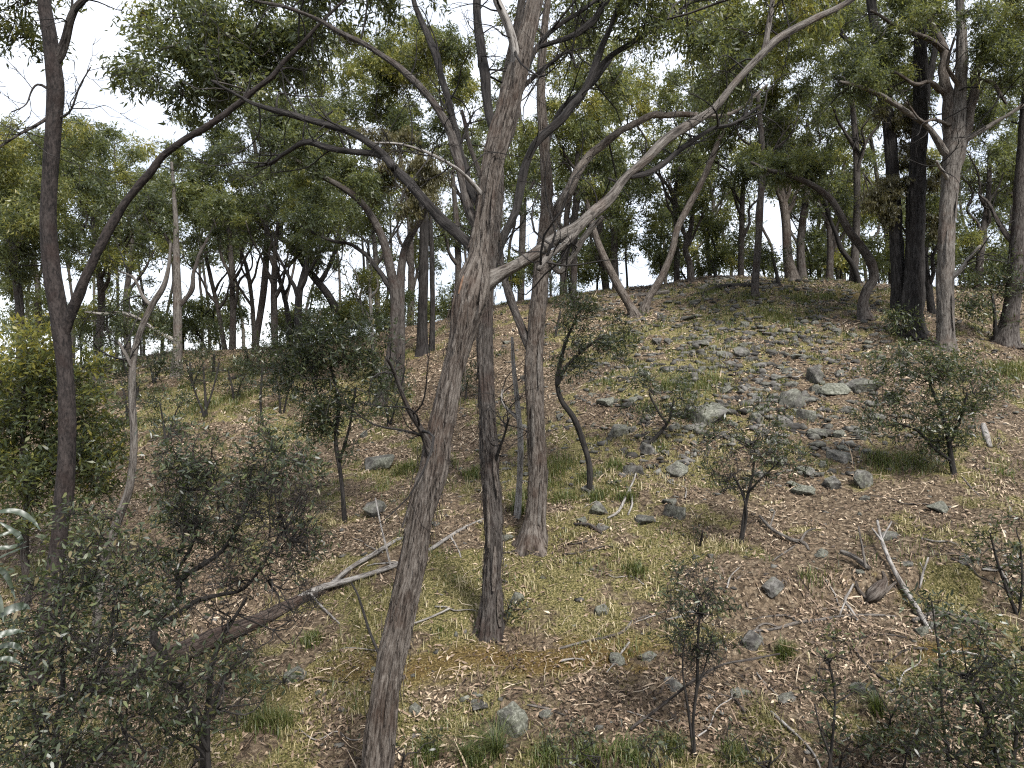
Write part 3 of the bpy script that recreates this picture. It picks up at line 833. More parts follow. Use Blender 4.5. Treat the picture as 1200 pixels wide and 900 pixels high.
# --- straight rough trunk behind it, with the dark limb curving up to the right
D2 = depth_of(575, 742)
T2, S2 = tree('eucalyptus_tree', 'straight rough dark-barked eucalypt with a leafy clump around its foot',
    [(575, 742, 34), (577, 690, 28), (579, 640, 27), (577, 590, 26), (573, 530, 25), (570, 470, 24), (568, 410, 24), (570, 350, 22), (576, 290, 20), (583, 230, 18), (585, 170, 14), (592, 100, 13), (606, 30, 11), (618, -40, 9), (626, -120, 6)],
    D2, wscale=0.86, flare=1.6, ns=64, ridge=0.26, lump=0.08, step=0.06, bark=BARK_BROWN, d_top=D2 + 0.4,
    limbs=[([(572, 330, 15), (584, 290, 14), (600, 258, 13), (608, 238, 12), (617, 195, 12), (633, 162, 12), (658, 138, 12), (678, 118, 11), (692, 95, 10), (702, 72, 9), (716, 35, 7), (725, 0, 6), (738, -40, 4)], D2, D2 + 0.8, BARK_DARK),
           ([(690, 98, 8), (715, 68, 8), (740, 52, 7), (775, 30, 6), (810, 0, 5), (850, -40, 3)], D2 + 0.7, D2 + 1.6, BARK_DARK),
           ([(585, 160, 10), (600, 130, 9), (612, 90, 9), (630, 55, 8), (655, 30, 7), (690, 5, 6), (720, -20, 4)], D2 + 0.2, D2 + 1.0, BARK_DARK),
           ([(640, 62, 8), (664, 44, 8), (690, 30, 9), (706, 12, 8), (722, -8, 6)], D2 + 0.6, D2 + 0.9, BARK_DARK), ([(604, 120, 7), (618, 95, 6), (640, 78, 6), (668, 60, 5), (676, 78, 3), (680, 70, 2)], D2 + 0.3, D2 + 0.6, BARK_DARK),
           ([(582, 545, 5), (588, 515, 4), (597, 490, 3)], D2, D2 - 0.4, BARK_BLACK)],
    crown_e=[(690, 15, 60, 35, 5, 0.3, 1.5), (770, 0, 60, 30, 5, 0.3, 1.8), (720, -90, 120, 50, 8, 0.35, 1.0), (590, -110, 90, 50, 8, 0.35, 1.0)], spread=0.7, R0=0.45, dens=0.4, leaf=0.09)
bark_strips(T2, S2, [(0.10, 0.1, 0.5, 0.06, 0.02), (0.16, -0.4, 0.6, 0.05, 0.03), (0.22, 0.5, 0.5, 0.05, 0.03), (0.05, 0.6, 0.4, 0.06, 0.02)], BARK_GREY)

bark_fibres(T2, S2, 900, 0.02, 0.6, BARK_GREY)

# --- paler smooth-ish trunk with a second stem forking left
D3 = depth_of(625, 636)
T3, S3 = tree('eucalyptus_tree', 'grey-brown eucalypt with flared foot, a left fork and arching right limb',
    [(625, 636, 40), (627, 610, 31), (630, 560, 29), (628, 500, 27), (626, 440, 27), (629, 380, 25), (634, 320, 23), (639, 265, 20), (641, 220, 17), (638, 170, 15), (634, 110, 13), (636, 55, 12), (642, 0, 10), (650, -60, 7)],
    D3, wscale=0.80, flare=1.7, ns=56, ridge=0.18, lump=0.08, step=0.07, bark=BARK_GREY, d_top=D3 + 0.6,
    limbs=[([(625, 420, 15), (615, 395, 14), (604, 365, 12), (596, 340, 11), (588, 310, 10), (580, 260, 9), (560, 200, 7), (540, 130, 6)], D3 + 0.1, D3 + 0.9, BARK_BROWN),
           ([(637, 290, 17), (650, 252, 16), (664, 225, 15), (680, 196, 14), (697, 178, 12), (722, 158, 11), (745, 143, 10), (768, 134, 9), (800, 135, 8), (832, 137, 7), (865, 128, 5), (900, 100, 3)], D3, D3 + 2.0, BARK_GREY),
           ([(640, 300, 7), (655, 318, 9), (670, 300, 9), (690, 275, 8), (708, 256, 7)], D3 - 0.2, D3 + 0.3, BARK_PALE),
           ([(637, 175, 8), (650, 140, 7), (668, 115, 6), (700, 95, 5), (720, 60, 3)], D3 + 0.4, D3 + 1.2, BARK_DARK)],
    crown_e=[(840, 105, 55, 30, 5, 0.3, 2.6), (700, 70, 60, 50, 9, 0.5, 2.2), (660, -20, 80, 40, 6, 0.4, 1.5)], spread=0.9, R0=0.48, dens=0.45)
bark_strips(T3, S3, [(0.08, 0.3, 0.6, 0.05, 0.02), (0.2, -0.3, 0.6, 0.05, 0.02), (0.3, 0.4, 0.7, 0.05, 0.03)], BARK_PALE)

bark_fibres(T3, S3, 500, 0.02, 0.6, BARK_GREY)

# --- pale sapling between them
tree('eucalyptus_sapling', 'thin pale crooked sapling standing between the two middle trunks',
     [(606, 606, 8), (609, 560, 7), (610, 515, 7), (606, 470, 6), (602, 430, 5), (600, 395, 3)], depth_of(606, 607), bark=DEADWOOD, ns=10, step=0.08, cat='sapling',
     limbs=[([(607, 490, 5), (595, 483, 4), (588, 470, 3), (590, 458, 3)], 11.0, 10.9)])

# --- dark smooth tree at the left edge, forking into a long arching stem
D4 = depth_of(45, 800)
T4, S4 = tree('eucalyptus_tree', 'dark purplish-brown tree with a long arching second stem over the shrubs',
    [(42, 815, 26), (50, 755, 23), (62, 680, 23), (72, 610, 24), (78, 545, 25), (78, 480, 23), (75, 420, 23), (69, 365, 25), (61, 320, 24), (57, 265, 22), (59, 205, 22), (63, 145, 22), (65, 100, 24), (60, 55, 20), (53, 10, 19), (48, -50, 16), (40, -140, 11), (30, -240, 6)],
    D4, wscale=0.80, ns=40, ridge=0.08, lump=0.12, step=0.06, bark=BARK_UMBER,
    limbs=[([(74, 395, 17), (84, 368, 14), (100, 333, 13), (118, 295, 12), (138, 256, 12), (160, 220, 11), (188, 186, 10), (222, 160, 9), (262, 135, 9), (292, 110, 8), (316, 88, 7), (332, 68, 6), (360, 40, 5), (390, 10, 4), (420, -20, 3)], D4, D4 - 0.4),
           ([(56, 130, 5), (40, 150, 4), (22, 160, 3), (-5, 178, 3)], D4, D4 - 0.3, BARK_BROWN), ([(62, 110, 4), (44, 100, 3), (30, 122, 2), (12, 132, 2)], D4, D4 - 0.2, BARK_BROWN), ([(64, 140, 4), (84, 128, 3), (96, 100, 2), (108, 78, 2)], D4, D4 - 0.2, BARK_BROWN),
           ([(66, 75, 14), (72, 48, 12), (82, 22, 10), (95, 4, 8), (120, -10, 6)], D4, D4 - 0.2, BARK_BROWN)],
    crown_e=[(30, -120, 120, 70, 12, 0.3), (330, 50, 50, 35, 6, 0.22, 0.9), (390, -10, 50, 25, 4, 0.25, 0.9), (15, 15, 28, 45, 4, 0.3, 0.8)], spread=0.5, R0=0.45, dens=0.35, leaf=0.09)

# --- crooked pale sapling beside it
D5 = depth_of(108, 800)
tree('eucalyptus_sapling', 'slender crooked bleached sapling leaning right beside the dark tree',
     [(104, 812, 10), (113, 730, 10), (122, 660, 10), (138, 610, 10), (152, 570, 9), (157, 520, 8), (155, 470, 8), (156, 425, 8), (164, 390, 7), (178, 358, 7), (192, 335, 6), (198, 310, 4), (200, 285, 3)],
     D5 + 0.3, bark=BARK_PALE, ns=14, step=0.07, cat='sapling', lump=0.12,
     limbs=[([(156, 430, 4), (148, 415, 4), (140, 400, 3)], D5 + 0.3, D5 + 0.2), ([(180, 355, 5), (168, 345, 4), (158, 325, 3), (140, 318, 2)], D5 + 0.3, D5 + 0.5)])

# --- right hand trees
D13 = depth_of(1066, 392)
tree('eucalyptus_tree', 'blackish deeply furrowed double-trunked ironbark standing on the slope',
    [(1068, 392, 28), (1070, 350, 24), (1071, 300, 21), (1074, 230, 20), (1078, 150, 18), (1079, 70, 15), (1078, 0, 12), (1080, -70, 8)], D13, bark=BARK_DARK, ns=48, ridge=0.25, step=0.06,
    stems=[([(1057, 386, 20), (1053, 330, 17), (1049, 260, 15), (1044, 180, 14), (1036, 100, 13), (1026, 40, 11), (1018, -20, 9)], D13 + 0.25, D13 + 0.7)],
    limbs=[([(1040, 130, 9), (1025, 90, 8), (1010, 60, 6), (985, 40, 4)], D13 + 0.5, D13 + 1.0), ([(1078, 120, 9), (1092, 80, 8), (1100, 30, 6)], D13, D13 + 0.5)],
    crown_e=[(1050, 30, 70, 45, 10, 0.35), (1010, 70, 40, 40, 8, 0.3), (1090, -50, 90, 40, 7, 0.4)], spread=1.4, R0=0.55, dens=0.94)
DM = D13 + 0.3
rt = thing('mistletoe', 'dark olive mistletoe hanging in curtains around the furrowed double trunk', 'mistletoe', at(1058, 260, DM))
C, R, T = ell_clumps([(1035, 200, 18, 60, 9, 0.35), (1070, 190, 16, 55, 8, 0.3), (1050, 150, 25, 40, 7, 0.4), (1095, 230, 10, 40, 3, 0.4)], DM, 0.5, 0.36)
crown(rt, px_line([(1045, 320, 5), (1046, 240, 5), (1044, 150, 5), (1070, 250, 5), (1076, 120, 4)], DM), C, R, LEAF_OLIVE, 16, T, dens=0.94, droop=2.2)

D14 = depth_of(1110, 408)
T14, S14 = tree('eucalyptus_tree', 'pale grey eucalypt forking into a vase of upright limbs beside the dark double trunk',
    [(1108, 410, 19), (1108, 370, 18), (1107, 320, 19), (1110, 260, 18), (1114, 210, 20), (1118, 175, 24), (1121, 150, 20), (1125, 110, 15), (1127, 50, 12), (1124, -10, 9), (1120, -80, 6)], D14, bark=BARK_PALE, ns=48, ridge=0.17, step=0.07,
    limbs=[([(1117, 185, 15), (1111, 140, 14), (1109, 95, 12), (1104, 55, 11), (1092, 25, 9), (1075, -10, 7)], D14, D14 + 0.4, BARK_GREY),
           ([(1119, 195, 15), (1128, 165, 14), (1138, 125, 12), (1146, 85, 11), (1160, 50, 9), (1176, 20, 8), (1192, -10, 6)], D14, D14 + 0.3, BARK_GREY),
           ([(1112, 190, 9), (1100, 168, 8), (1085, 148, 7), (1066, 132, 7), (1045, 120, 6), (1015, 105, 5), (985, 96, 3)], D14, D14 - 0.8),
           ([(1128, 172, 8), (1145, 156, 6), (1168, 142, 5), (1200, 122, 4), (1230, 100, 3)], D14, D14 - 0.3),
           ([(1109, 330, 7), (1120, 322, 6), (1130, 312, 5), (1138, 300, 4), (1148, 288, 3)], D14 - 0.1, D14 - 0.6, DEADWOOD),
           ([(1104, 60, 7), (1082, 42, 6), (1052, 32, 4), (1020, 12, 3)], D14, D14 - 0.4, BARK_GREY), ([(1109, 110, 6), (1090, 95, 5), (1072, 100, 4), (1048, 85, 3)], D14, D14 - 0.5, BARK_GREY), ([(1144, 95, 5), (1164, 98, 4), (1180, 120, 3)], D14, D14 - 0.2, BARK_GREY), ([(1125, 105, 5), (1110, 78, 4), (1118, 45, 3)], D14, D14 - 0.5, BARK_GREY), ([(1112, 150, 5), (1096, 140, 4), (1080, 142, 3), (1062, 120, 2)], D14, D14 - 0.6, BARK_GREY), ([(1115, 215, 4), (1104, 200, 4), (1098, 188, 3)], D14, D14 - 0.5, DEADWOOD),
           ([(1150, 75, 8), (1170, 62, 6), (1195, 60, 4), (1215, 40, 3)], D14 + 0.2, D14 + 0.4, BARK_GREY)],
    crown_e=[(1100, 15, 60, 30, 7, 0.35), (1175, 45, 40, 50, 8, 0.3), (1160, -60, 100, 40, 9, 0.4), (1010, 100, 35, 22, 3, 0.3)], spread=1.3, R0=0.5, dens=0.74)
bark_strips(T14, S14, [(0.1, 0.3, 0.8, 0.06, 0.03), (0.25, -0.4, 0.8, 0.06, 0.03), (0.35, 0.4, 0.7, 0.05, 0.04)], BARK_PALE)

D15 = depth_of(1180, 402)
tree('eucalyptus_tree', 'dark brown trunk with broad foot rising behind the pale vase-shaped eucalypt',
    [(1178, 404, 28), (1184, 370, 20), (1190, 320, 17), (1194, 260, 16), (1198, 200, 15), (1203, 130, 14), (1208, 50, 12), (1214, -40, 9)], D15, bark=BARK_BROWN, ns=24, ridge=0.08, step=0.1,
    limbs=[([(1192, 290, 6), (1176, 270, 5), (1160, 240, 4), (1146, 225, 2)], D15, D15 + 0.6)],
    crown_e=[(1215, 20, 60, 60, 9, 0.35), (1170, 110, 45, 40, 6, 0.35, 1.5)], spread=1.5, R0=0.55, dens=0.94)

D12 = depth_of(1013, 373)
tree('eucalyptus_tree', 'short s-shaped trunk bending into a long low bough over the crest',
    [(1014, 373, 15), (1011, 358, 12), (1016, 340, 11), (1024, 326, 11), (1021, 308, 11), (1010, 290, 10), (996, 272, 9), (984, 250, 8), (974, 234, 8), (955, 219, 7), (930, 207, 6), (900, 199, 5), (880, 190, 3)], D12, bark=BARK_BROWN, ns=20, ridge=0.05, step=0.08,
    crown_e=[(925, 200, 45, 25, 7, 0.3), (885, 185, 30, 20, 4, 0.3), (965, 205, 30, 25, 4, 0.3)], spread=0.8, R0=0.42, dens=0.81)
D12b = depth_of(1006, 332)
tree('eucalyptus_sapling', 'thin black bent stem just behind the s-shaped trunk',
    [(1006, 332, 7), (1000, 312, 6), (986, 292, 6), (980, 275, 5), (972, 255, 4), (968, 235, 3)], D12b, bark=BARK_BLACK, ns=10, step=0.1, cat='sapling',
    crown_e=[(965, 240, 22, 18, 4, 0.25)], spread=0.5, R0=0.4, dens=0.81)

# two stems making a V on the slope
DV = depth_of(742, 371)
tree('eucalyptus_tree', 'grey stem leaning left from a black foot, left half of a V',
    [(744, 371, 12), (736, 355, 10), (724, 334, 10), (711, 308, 9), (700, 282, 8), (692, 255, 7), (684, 220, 5)], DV, bark=BARK_GREY, ns=18, ridge=0.05, step=0.1,
    crown_e=[(690, 200, 45, 35, 8, 0.35, 1.0)], spread=1.2, R0=0.5, dens=0.81)
DV2 = depth_of(755, 366)
tree('eucalyptus_tree', 'long grey stem leaning right, right half of a V',
    [(754, 366, 12), (760, 350, 9), (775, 325, 9), (787, 296, 8), (793, 270, 8), (805, 245, 8), (818, 222, 7), (830, 196, 7), (841, 168, 6), (852, 140, 5), (862, 110, 4)], DV2, bark=BARK_GREY, ns=18, ridge=0.05, step=0.1,
    crown_e=[(860, 110, 50, 45, 12, 0.4, 0.6), (820, 150, 35, 30, 5, 0.4, 0.6)], spread=1.2, R0=0.55, dens=0.94)

# left middle distance
D6 = depth_of(207, 442)
tree('eucalyptus_tree', 'straight smooth pale-grey pole of a trunk with one curved limb low on its right',
    [(207, 442, 13), (208, 400, 10), (208, 360, 10), (207, 310, 8), (206, 260, 6), (203, 215, 4), (201, 190, 3)], D6, bark=BARK_PALE, ns=16, ridge=0.03, step=0.12,
    limbs=[([(209, 362, 7), (218, 350, 6), (225, 338, 6), (227, 318, 5), (234, 298, 4), (243, 278, 3)], D6, D6 + 0.3, BARK_BROWN), ([(206, 402, 5), (188, 390, 4), (166, 375, 4), (146, 367, 4), (122, 368, 3), (100, 366, 2)], D6, D6 - 0.8, DEADWOOD), ([(207, 300, 4), (192, 276, 4), (180, 258, 3), (172, 245, 2)], D6, D6 + 0.5, BARK_BROWN)],
    crown_e=[(240, 250, 45, 35, 9, 0.35, 1.2), (180, 240, 40, 35, 9, 0.35, 1.2)], spread=1.2, R0=0.5, dens=0.88)
D10 = depth_of(450, 474)
tree('eucalyptus_tree', 'reddish-brown leaning trunk sweeping up left from the dark bushes',
    [(446, 474, 14), (455, 435, 13), (462, 390, 12), (463, 350, 12), (458, 318, 11), (450, 285, 10), (438, 258, 9), (424, 238, 8), (405, 222, 7), (380, 208, 6), (350, 190, 5), (320, 170, 3)], D10, bark=BARK_BROWN, ns=22, ridge=0.06, step=0.1,
    limbs=[([(462, 340, 8), (445, 320, 6), (428, 300, 5), (410, 287, 4), (390, 282, 4), (360, 268, 3), (335, 255, 2)], D10, D10 + 0.6, BARK_DARK)],
    stems=[([(468, 440, 11), (470, 400, 10), (469, 350, 10), (470, 318, 10), (475, 290, 9), (486, 268, 8), (498, 248, 6), (508, 225, 4)], D10 + 0.8, D10 + 1.2)],
    crown_e=[(350, 170, 60, 35, 12, 0.28), (300, 160, 50, 40, 10, 0.25), (400, 200, 50, 30, 8, 0.3), (360, 250, 35, 25, 5, 0.25)], spread=1.3, R0=0.5, dens=1.01)
D9 = depth_of(402, 400)
tree('eucalyptus_tree', 'dark bough leaning far left out of the bushes, bare underneath',
    [(404, 400, 10), (398, 372, 10), (386, 348, 9), (372, 330, 9), (358, 312, 8), (348, 296, 8), (336, 284, 7), (322, 275, 6), (308, 266, 5), (292, 250, 3)], D9 + 1.5, bark=BARK_DARK, ns=16, ridge=0.05, step=0.1,
    limbs=[([(330, 280, 6), (331, 262, 5), (340, 246, 4), (345, 230, 3)], D9 + 1.5, D9 + 1.7), ([(372, 332, 6), (386, 312, 5), (395, 285, 5), (398, 255, 4), (404, 230, 3)], D9 + 1.5, D9 + 1.9)],
    crown_e=[(280, 210, 60, 40, 12, 0.25), (240, 190, 45, 35, 8, 0.3), (330, 220, 50, 35, 10, 0.25), (400, 220, 40, 40, 8, 0.3), (370, 300, 25, 20, 3, 0.35)], spread=1.5, R0=0.55, dens=1.08)
D12c = depth_of(495, 414)
tree('eucalyptus_tree', 'very dark upright twin trunk rising from the mossy bank',
    [(495, 416, 14), (495, 380, 12), (496, 330, 12), (497, 270, 11), (494, 210, 10), (490, 150, 7)], D12c, bark=BARK_DARK, ns=18, ridge=0.08, step=0.12,
    stems=[([(506, 412, 7), (507, 360, 6), (506, 300, 6), (505, 250, 5), (510, 200, 4)], D12c + 0.2, D12c + 0.3)],
    crown_e=[(480, 110, 60, 55, 12, 0.55), (430, 90, 50, 55, 12, 0.6), (520, 60, 45, 45, 6, 0.5)], spread=1.6, R0=0.6, dens=1.01)
rt = thing('mistletoe', 'brownish olive mistletoe drooping from the limbs above the reddish leaning trunk', 'mistletoe', at(450, 230, D10 + 0.5))
C, R, T = ell_clumps([(440, 190, 28, 45, 9, 0.55), (480, 215, 25, 35, 7, 0.45), (455, 160, 25, 25, 5, 0.6), (500, 190, 18, 30, 4, 0.5)], D10 + 0.6, 0.5, 0.36)
crown(rt, px_line([(470, 262, 5), (450, 245, 5), (440, 200, 4), (480, 210, 4)], D10 + 0.6), C, R, LEAF_OLIVE, 16, T, dens=1.01, droop=2.2)

# ---------------------------------------------------------------- trees along and behind the crest
def crest_tree(label, pts, d, crown_e, bark=BARK_BROWN, R0=0.54, dens=0.60, tint=None, leaf=None, limbs=()):
    (x1, y1, w1), (x0, y0, w0) = pts[-1], pts[-2]
    xm, ym, wm = pts[-3]
    forks = []
    for sgn in (-1, 1, rng.choice([-1, 1])):
        t_ = rng.random()
        xs_, ys_, ws_ = xm + (x0 - xm) * t_, ym + (y0 - ym) * t_, wm + (w0 - wm) * t_
        sp = sgn * rng.uniform(14, 34)
        forks.append(([(xs_, ys_, ws_ * 0.6), (xs_ + sp * 0.35, ys_ - 16, ws_ * 0.5), (xs_ + sp * 0.6 + rng.normal() * 4, ys_ - 34, ws_ * 0.42), (xs_ + sp + rng.normal() * 5, ys_ - 52, ws_ * 0.3), (xs_ + sp * 1.3, ys_ - 74, 1.2)], d, d - 0.6))
    limbs = list(limbs) + forks
    return tree('eucalyptus_tree', label, pts, d, limbs=limbs, bark=bark, ns=12, ridge=0.05, step=0.22, crown_e=[(e[0], e[1], e[2], e[3], int(e[4] * 1.25 + 1), *e[5:]) for e in crown_e], spread=1.7, R0=R0, dens=dens, leaf_mat=leaf, group='trees along the crest of the hill')

# left
crest_tree('bushy yellow-tipped eucalypt behind the green shrubs beside the dark left tree', [(25, 430, 10), (22, 350, 9), (12, 280, 8), (0, 230, 5)], 19, [(15, 190, 55, 40, 13, 0.5), (40, 235, 50, 45, 14, 0.5), (10, 290, 40, 40, 8, 0.4)], R0=0.6)
crest_tree('round-headed eucalypt with dark blue-green crown between the two stems of the dark left tree', [(115, 415, 9), (119, 350, 8), (112, 290, 6), (108, 250, 4)], 22, [(110, 185, 48, 42, 16, 0.35), (125, 245, 50, 40, 13, 0.45), (95, 300, 40, 30, 7, 0.35)])
crest_tree('leafy brown-trunked eucalypt behind the dark purplish-brown tree, its foot hidden', [(40, 420, 8), (45, 350, 7), (40, 290, 5), (55, 240, 4)], 27, [(60, 220, 60, 60, 15, 0.45), (30, 330, 40, 40, 6, 0.4)])
crest_tree('leafy eucalypt behind the slender crooked bleached sapling, its foot hidden', [(150, 415, 8), (148, 350, 7), (155, 290, 5), (150, 250, 4)], 30, [(160, 260, 50, 45, 14, 0.35), (140, 320, 40, 30, 6, 0.35), (210, 240, 40, 35, 9, 0.35)])
crest_tree('straight slender trunk on the bank right of the pale pole trunk, sky behind', [(272, 416, 8), (273, 370, 7), (271, 310, 6), (268, 260, 5)], 26, [(255, 230, 45, 35, 11, 0.35), (275, 265, 35, 22, 4, 0.35)])
crest_tree('thin trunk leaning left, crossing the straight slender one on the bank', [(264, 416, 6), (257, 370, 5), (248, 330, 5), (240, 295, 4)], 27, [(232, 285, 32, 22, 5, 0.35)])
crest_tree('thin pale trunk against the brightest gap of sky on the bank', [(298, 405, 6), (296, 360, 5), (290, 318, 5), (281, 290, 3)], 28, [(285, 255, 40, 25, 6, 0.35)], bark=BARK_PALE)
crest_tree('sturdy slender trunk at the right edge of the bright gap of sky', [(322, 400, 8), (321, 350, 8), (322, 300, 6), (326, 260, 4)], 24, [(330, 225, 45, 35, 10, 0.35)])
crest_tree('thin trunk leaning left beside the sturdy slender one', [(340, 395, 7), (336, 360, 6), (327, 325, 5), (318, 300, 4)], 26, [(310, 270, 30, 20, 4, 0.35)])
crest_tree('dark-trunked eucalypt behind the dense dark wattle, its foot hidden by bushes', [(350, 400, 10), (350, 350, 9), (356, 320, 7), (365, 290, 5)], 23, [(370, 270, 40, 30, 8, 0.3), (350, 200, 50, 40, 9, 0.35)], bark=BARK_DARK)
crest_tree('thread-thin bleached trunk behind the reddish leaning trunk', [(437, 410, 4), (434, 350, 4), (430, 300, 3)], 22, [(425, 330, 20, 25, 3, 0.45), (420, 260, 35, 30, 5, 0.4)], bark=DEADWOOD)
crest_tree('pale-trunked eucalypt close behind the thread-thin bleached trunk', [(445, 410, 7), (442, 350, 7), (440, 300, 6), (436, 260, 4)], 28, [(440, 240, 45, 40, 8, 0.4)], bark=BARK_PALE)
crest_tree('eucalypt behind the knot of the big leaning stringybark', [(535, 400, 8), (537, 340, 8), (536, 280, 7), (530, 200, 5)], 25, [(420, 110, 55, 55, 12, 0.6), (520, 130, 50, 55, 12, 0.55), (540, 250, 35, 40, 6, 0.35)])
crest_tree('tall far eucalypt between the big leaning stringybark and the straight rough trunk', [(560, 400, 8), (556, 320, 8), (552, 240, 6), (545, 170, 4)], 30, [(330, 60, 60, 45, 12, 0.45), (400, 60, 60, 45, 13, 0.5), (560, 130, 50, 50, 10, 0.45)])
crest_tree('tall eucalypt behind the very dark upright twin trunk', [(480, 400, 9), (482, 320, 8), (478, 240, 6), (465, 160, 4)], 32, [(470, 50, 60, 45, 12, 0.5), (360, 120, 60, 40, 12, 0.4), (500, 300, 25, 25, 3, 0.4)])
# middle
crest_tree('upright eucalypt just right of the flared grey-brown trunk, upslope', [(672, 345, 8), (674, 270, 7), (676, 200, 6), (680, 140, 4)], 23, [(680, 115, 50, 45, 13, 0.55), (650, 170, 40, 40, 9, 0.45), (720, 150, 45, 40, 9, 0.45)])
crest_tree('far eucalypt behind the flared grey-brown trunk, its foot hidden by the hill', [(660, 350, 8), (662, 290, 8), (668, 230, 6), (690, 190, 4)], 28, [(620, 200, 50, 50, 9, 0.35), (690, 210, 50, 40, 9, 0.35), (740, 110, 50, 35, 10, 0.5)])
crest_tree('eucalypt showing just above the left half of the V of leaning stems', [(722, 345, 8), (720, 290, 8), (724, 240, 6), (735, 200, 4)], 27, [(745, 200, 45, 35, 9, 0.35), (790, 120, 50, 30, 9, 0.45), (730, 270, 40, 30, 6, 0.5)])
crest_tree('thick short-looking trunk on the crest behind the left half of the V', [(710, 340, 9), (705, 290, 9), (702, 250, 7)], 30, [(700, 275, 40, 35, 6, 0.45), (760, 250, 40, 40, 8, 0.3), (690, 80, 60, 50, 12, 0.5)])
crest_tree('slender trunk on the crest crossing behind the right half of the V', [(793, 328, 7), (793, 280, 6), (791, 230, 6), (797, 195, 4)], 27, [(790, 190, 42, 30, 8, 0.35), (760, 170, 40, 30, 6, 0.35)])
crest_tree('short crooked two-footed trunk on the crest beside the black log', [(810, 330, 9), (808, 308, 8), (803, 292, 7), (809, 270, 6), (812, 245, 4)], 25.5, [(815, 240, 30, 22, 5, 0.35)])
crest_tree('slender forked trunk on the crest behind the black charred log', [(868, 326, 7), (869, 280, 7), (870, 235, 6), (873, 195, 4)], 27, [(870, 165, 50, 28, 9, 0.35), (850, 200, 30, 20, 3, 0.3)])
crest_tree('thread-thin trunk on the crest left of the slender forked one', [(832, 326, 5), (829, 280, 5), (836, 240, 4), (830, 210, 3)], 31, [(835, 185, 40, 25, 6, 0.4), (840, 260, 30, 25, 4, 0.35)])
crest_tree('grey trunk with a spreading foot on the crest above the rocky scree', [(928, 326, 15), (923, 300, 11), (921, 260, 10), (915, 220, 9), (909, 180, 6)], 24.5, [(915, 145, 50, 40, 12, 0.4), (890, 180, 30, 25, 5, 0.35)], bark=BARK_GREY, limbs=[([(918, 240, 6), (920, 205, 5), (922, 175, 4)], 24.5, 24.8)])
crest_tree('reddish trunk just right of the spreading-footed crest trunk', [(940, 325, 10), (938, 285, 9), (944, 235, 8), (948, 185, 6), (946, 140, 4)], 27, [(950, 140, 50, 45, 12, 0.4), (960, 190, 35, 30, 6, 0.35)])
crest_tree('slender trunk left of the s-shaped trunk, upright on the crest', [(972, 325, 8), (973, 290, 7), (970, 240, 6), (975, 200, 4)], 27, [(985, 170, 40, 40, 9, 0.35), (985, 220, 30, 25, 4, 0.35)])
crest_tree('slender trunk leaning beside the upright one on the crest near the s-shaped trunk', [(984, 325, 8), (979, 290, 7), (982, 240, 6), (990, 190, 4)], 29, [(1000, 130, 50, 45, 11, 0.4), (1000, 240, 30, 30, 4, 0.35)])
crest_tree('thread-thin trunk beyond the crest between the reddish trunk and the s-shaped trunk', [(960, 325, 5), (957, 280, 5), (965, 235, 3)], 32, [(950, 245, 35, 25, 4, 0.4)])
crest_tree('straight eucalypt behind the furrowed double trunk, its foot hidden by the hill', [(1045, 330, 7), (1040, 280, 6), (1030, 220, 5), (1020, 160, 4)], 30, [(1020, 120, 50, 50, 11, 0.35), (1030, 270, 35, 35, 6, 0.4)])
crest_tree('dark thin trunk between the furrowed double trunk and the pale vase-shaped eucalypt', [(1092, 368, 9), (1088, 335, 8), (1084, 300, 6), (1094, 260, 4)], 19.5, [(1095, 265, 25, 35, 4, 0.35), (1080, 110, 40, 35, 6, 0.35, 1.0)], bark=BARK_DARK)
crest_tree('leafy eucalypt between the pale vase-shaped eucalypt and the broad-footed brown trunk', [(1145, 350, 9), (1150, 290, 8), (1158, 230, 6), (1160, 170, 4)], 24, [(1160, 190, 50, 50, 14, 0.4), (1165, 270, 45, 40, 9, 0.3), (1130, 300, 30, 30, 4, 0.35)])
crest_tree('leafy eucalypt beyond the broad-footed brown trunk', [(1215, 370, 9), (1210, 290, 8), (1190, 230, 6), (1180, 160, 4)], 26, [(1180, 130, 50, 45, 12, 0.4), (1185, 320, 40, 30, 6, 0.3), (1190, 220, 40, 50, 9, 0.35)])
crest_tree('yellow-tipped eucalypt crown high behind the end of the long bare limb', [(885, 330, 9), (890, 260, 8), (893, 180, 7), (888, 110, 5)], 21.5, [(870, 70, 60, 50, 14, 0.6), (920, 40, 55, 45, 12, 0.65), (850, 20, 45, 30, 5, 0.5), (960, 90, 45, 40, 9, 0.45)])
crest_tree('tall straight eucalypt rising behind the s-shaped trunk', [(1000, 330, 9), (1004, 250, 8), (1003, 170, 7), (995, 90, 5)], 24, [(1000, 50, 55, 55, 13, 0.4), (970, 20, 50, 40, 7, 0.45), (1030, 10, 50, 35, 7, 0.4)])
crest_tree('tall eucalypt crown over the long arching stem of the dark tree', [(300, 400, 8), (310, 330, 8), (312, 260, 6), (300, 180, 5), (290, 120, 4)], 25, [(290, 100, 55, 40, 12, 0.35), (330, 130, 50, 40, 10, 0.35), (250, 150, 40, 30, 6, 0.35)])
crest_tree('distant tall eucalypt behind the straight rough trunk', [(610, 360, 8), (612, 280, 8), (614, 200, 6), (608, 120, 4)], 33, [(600, 240, 50, 40, 8, 0.35), (590, 60, 40, 40, 3, 0.4), (660, 60, 50, 40, 9, 0.5), (520, 200, 40, 40, 7, 0.4)])

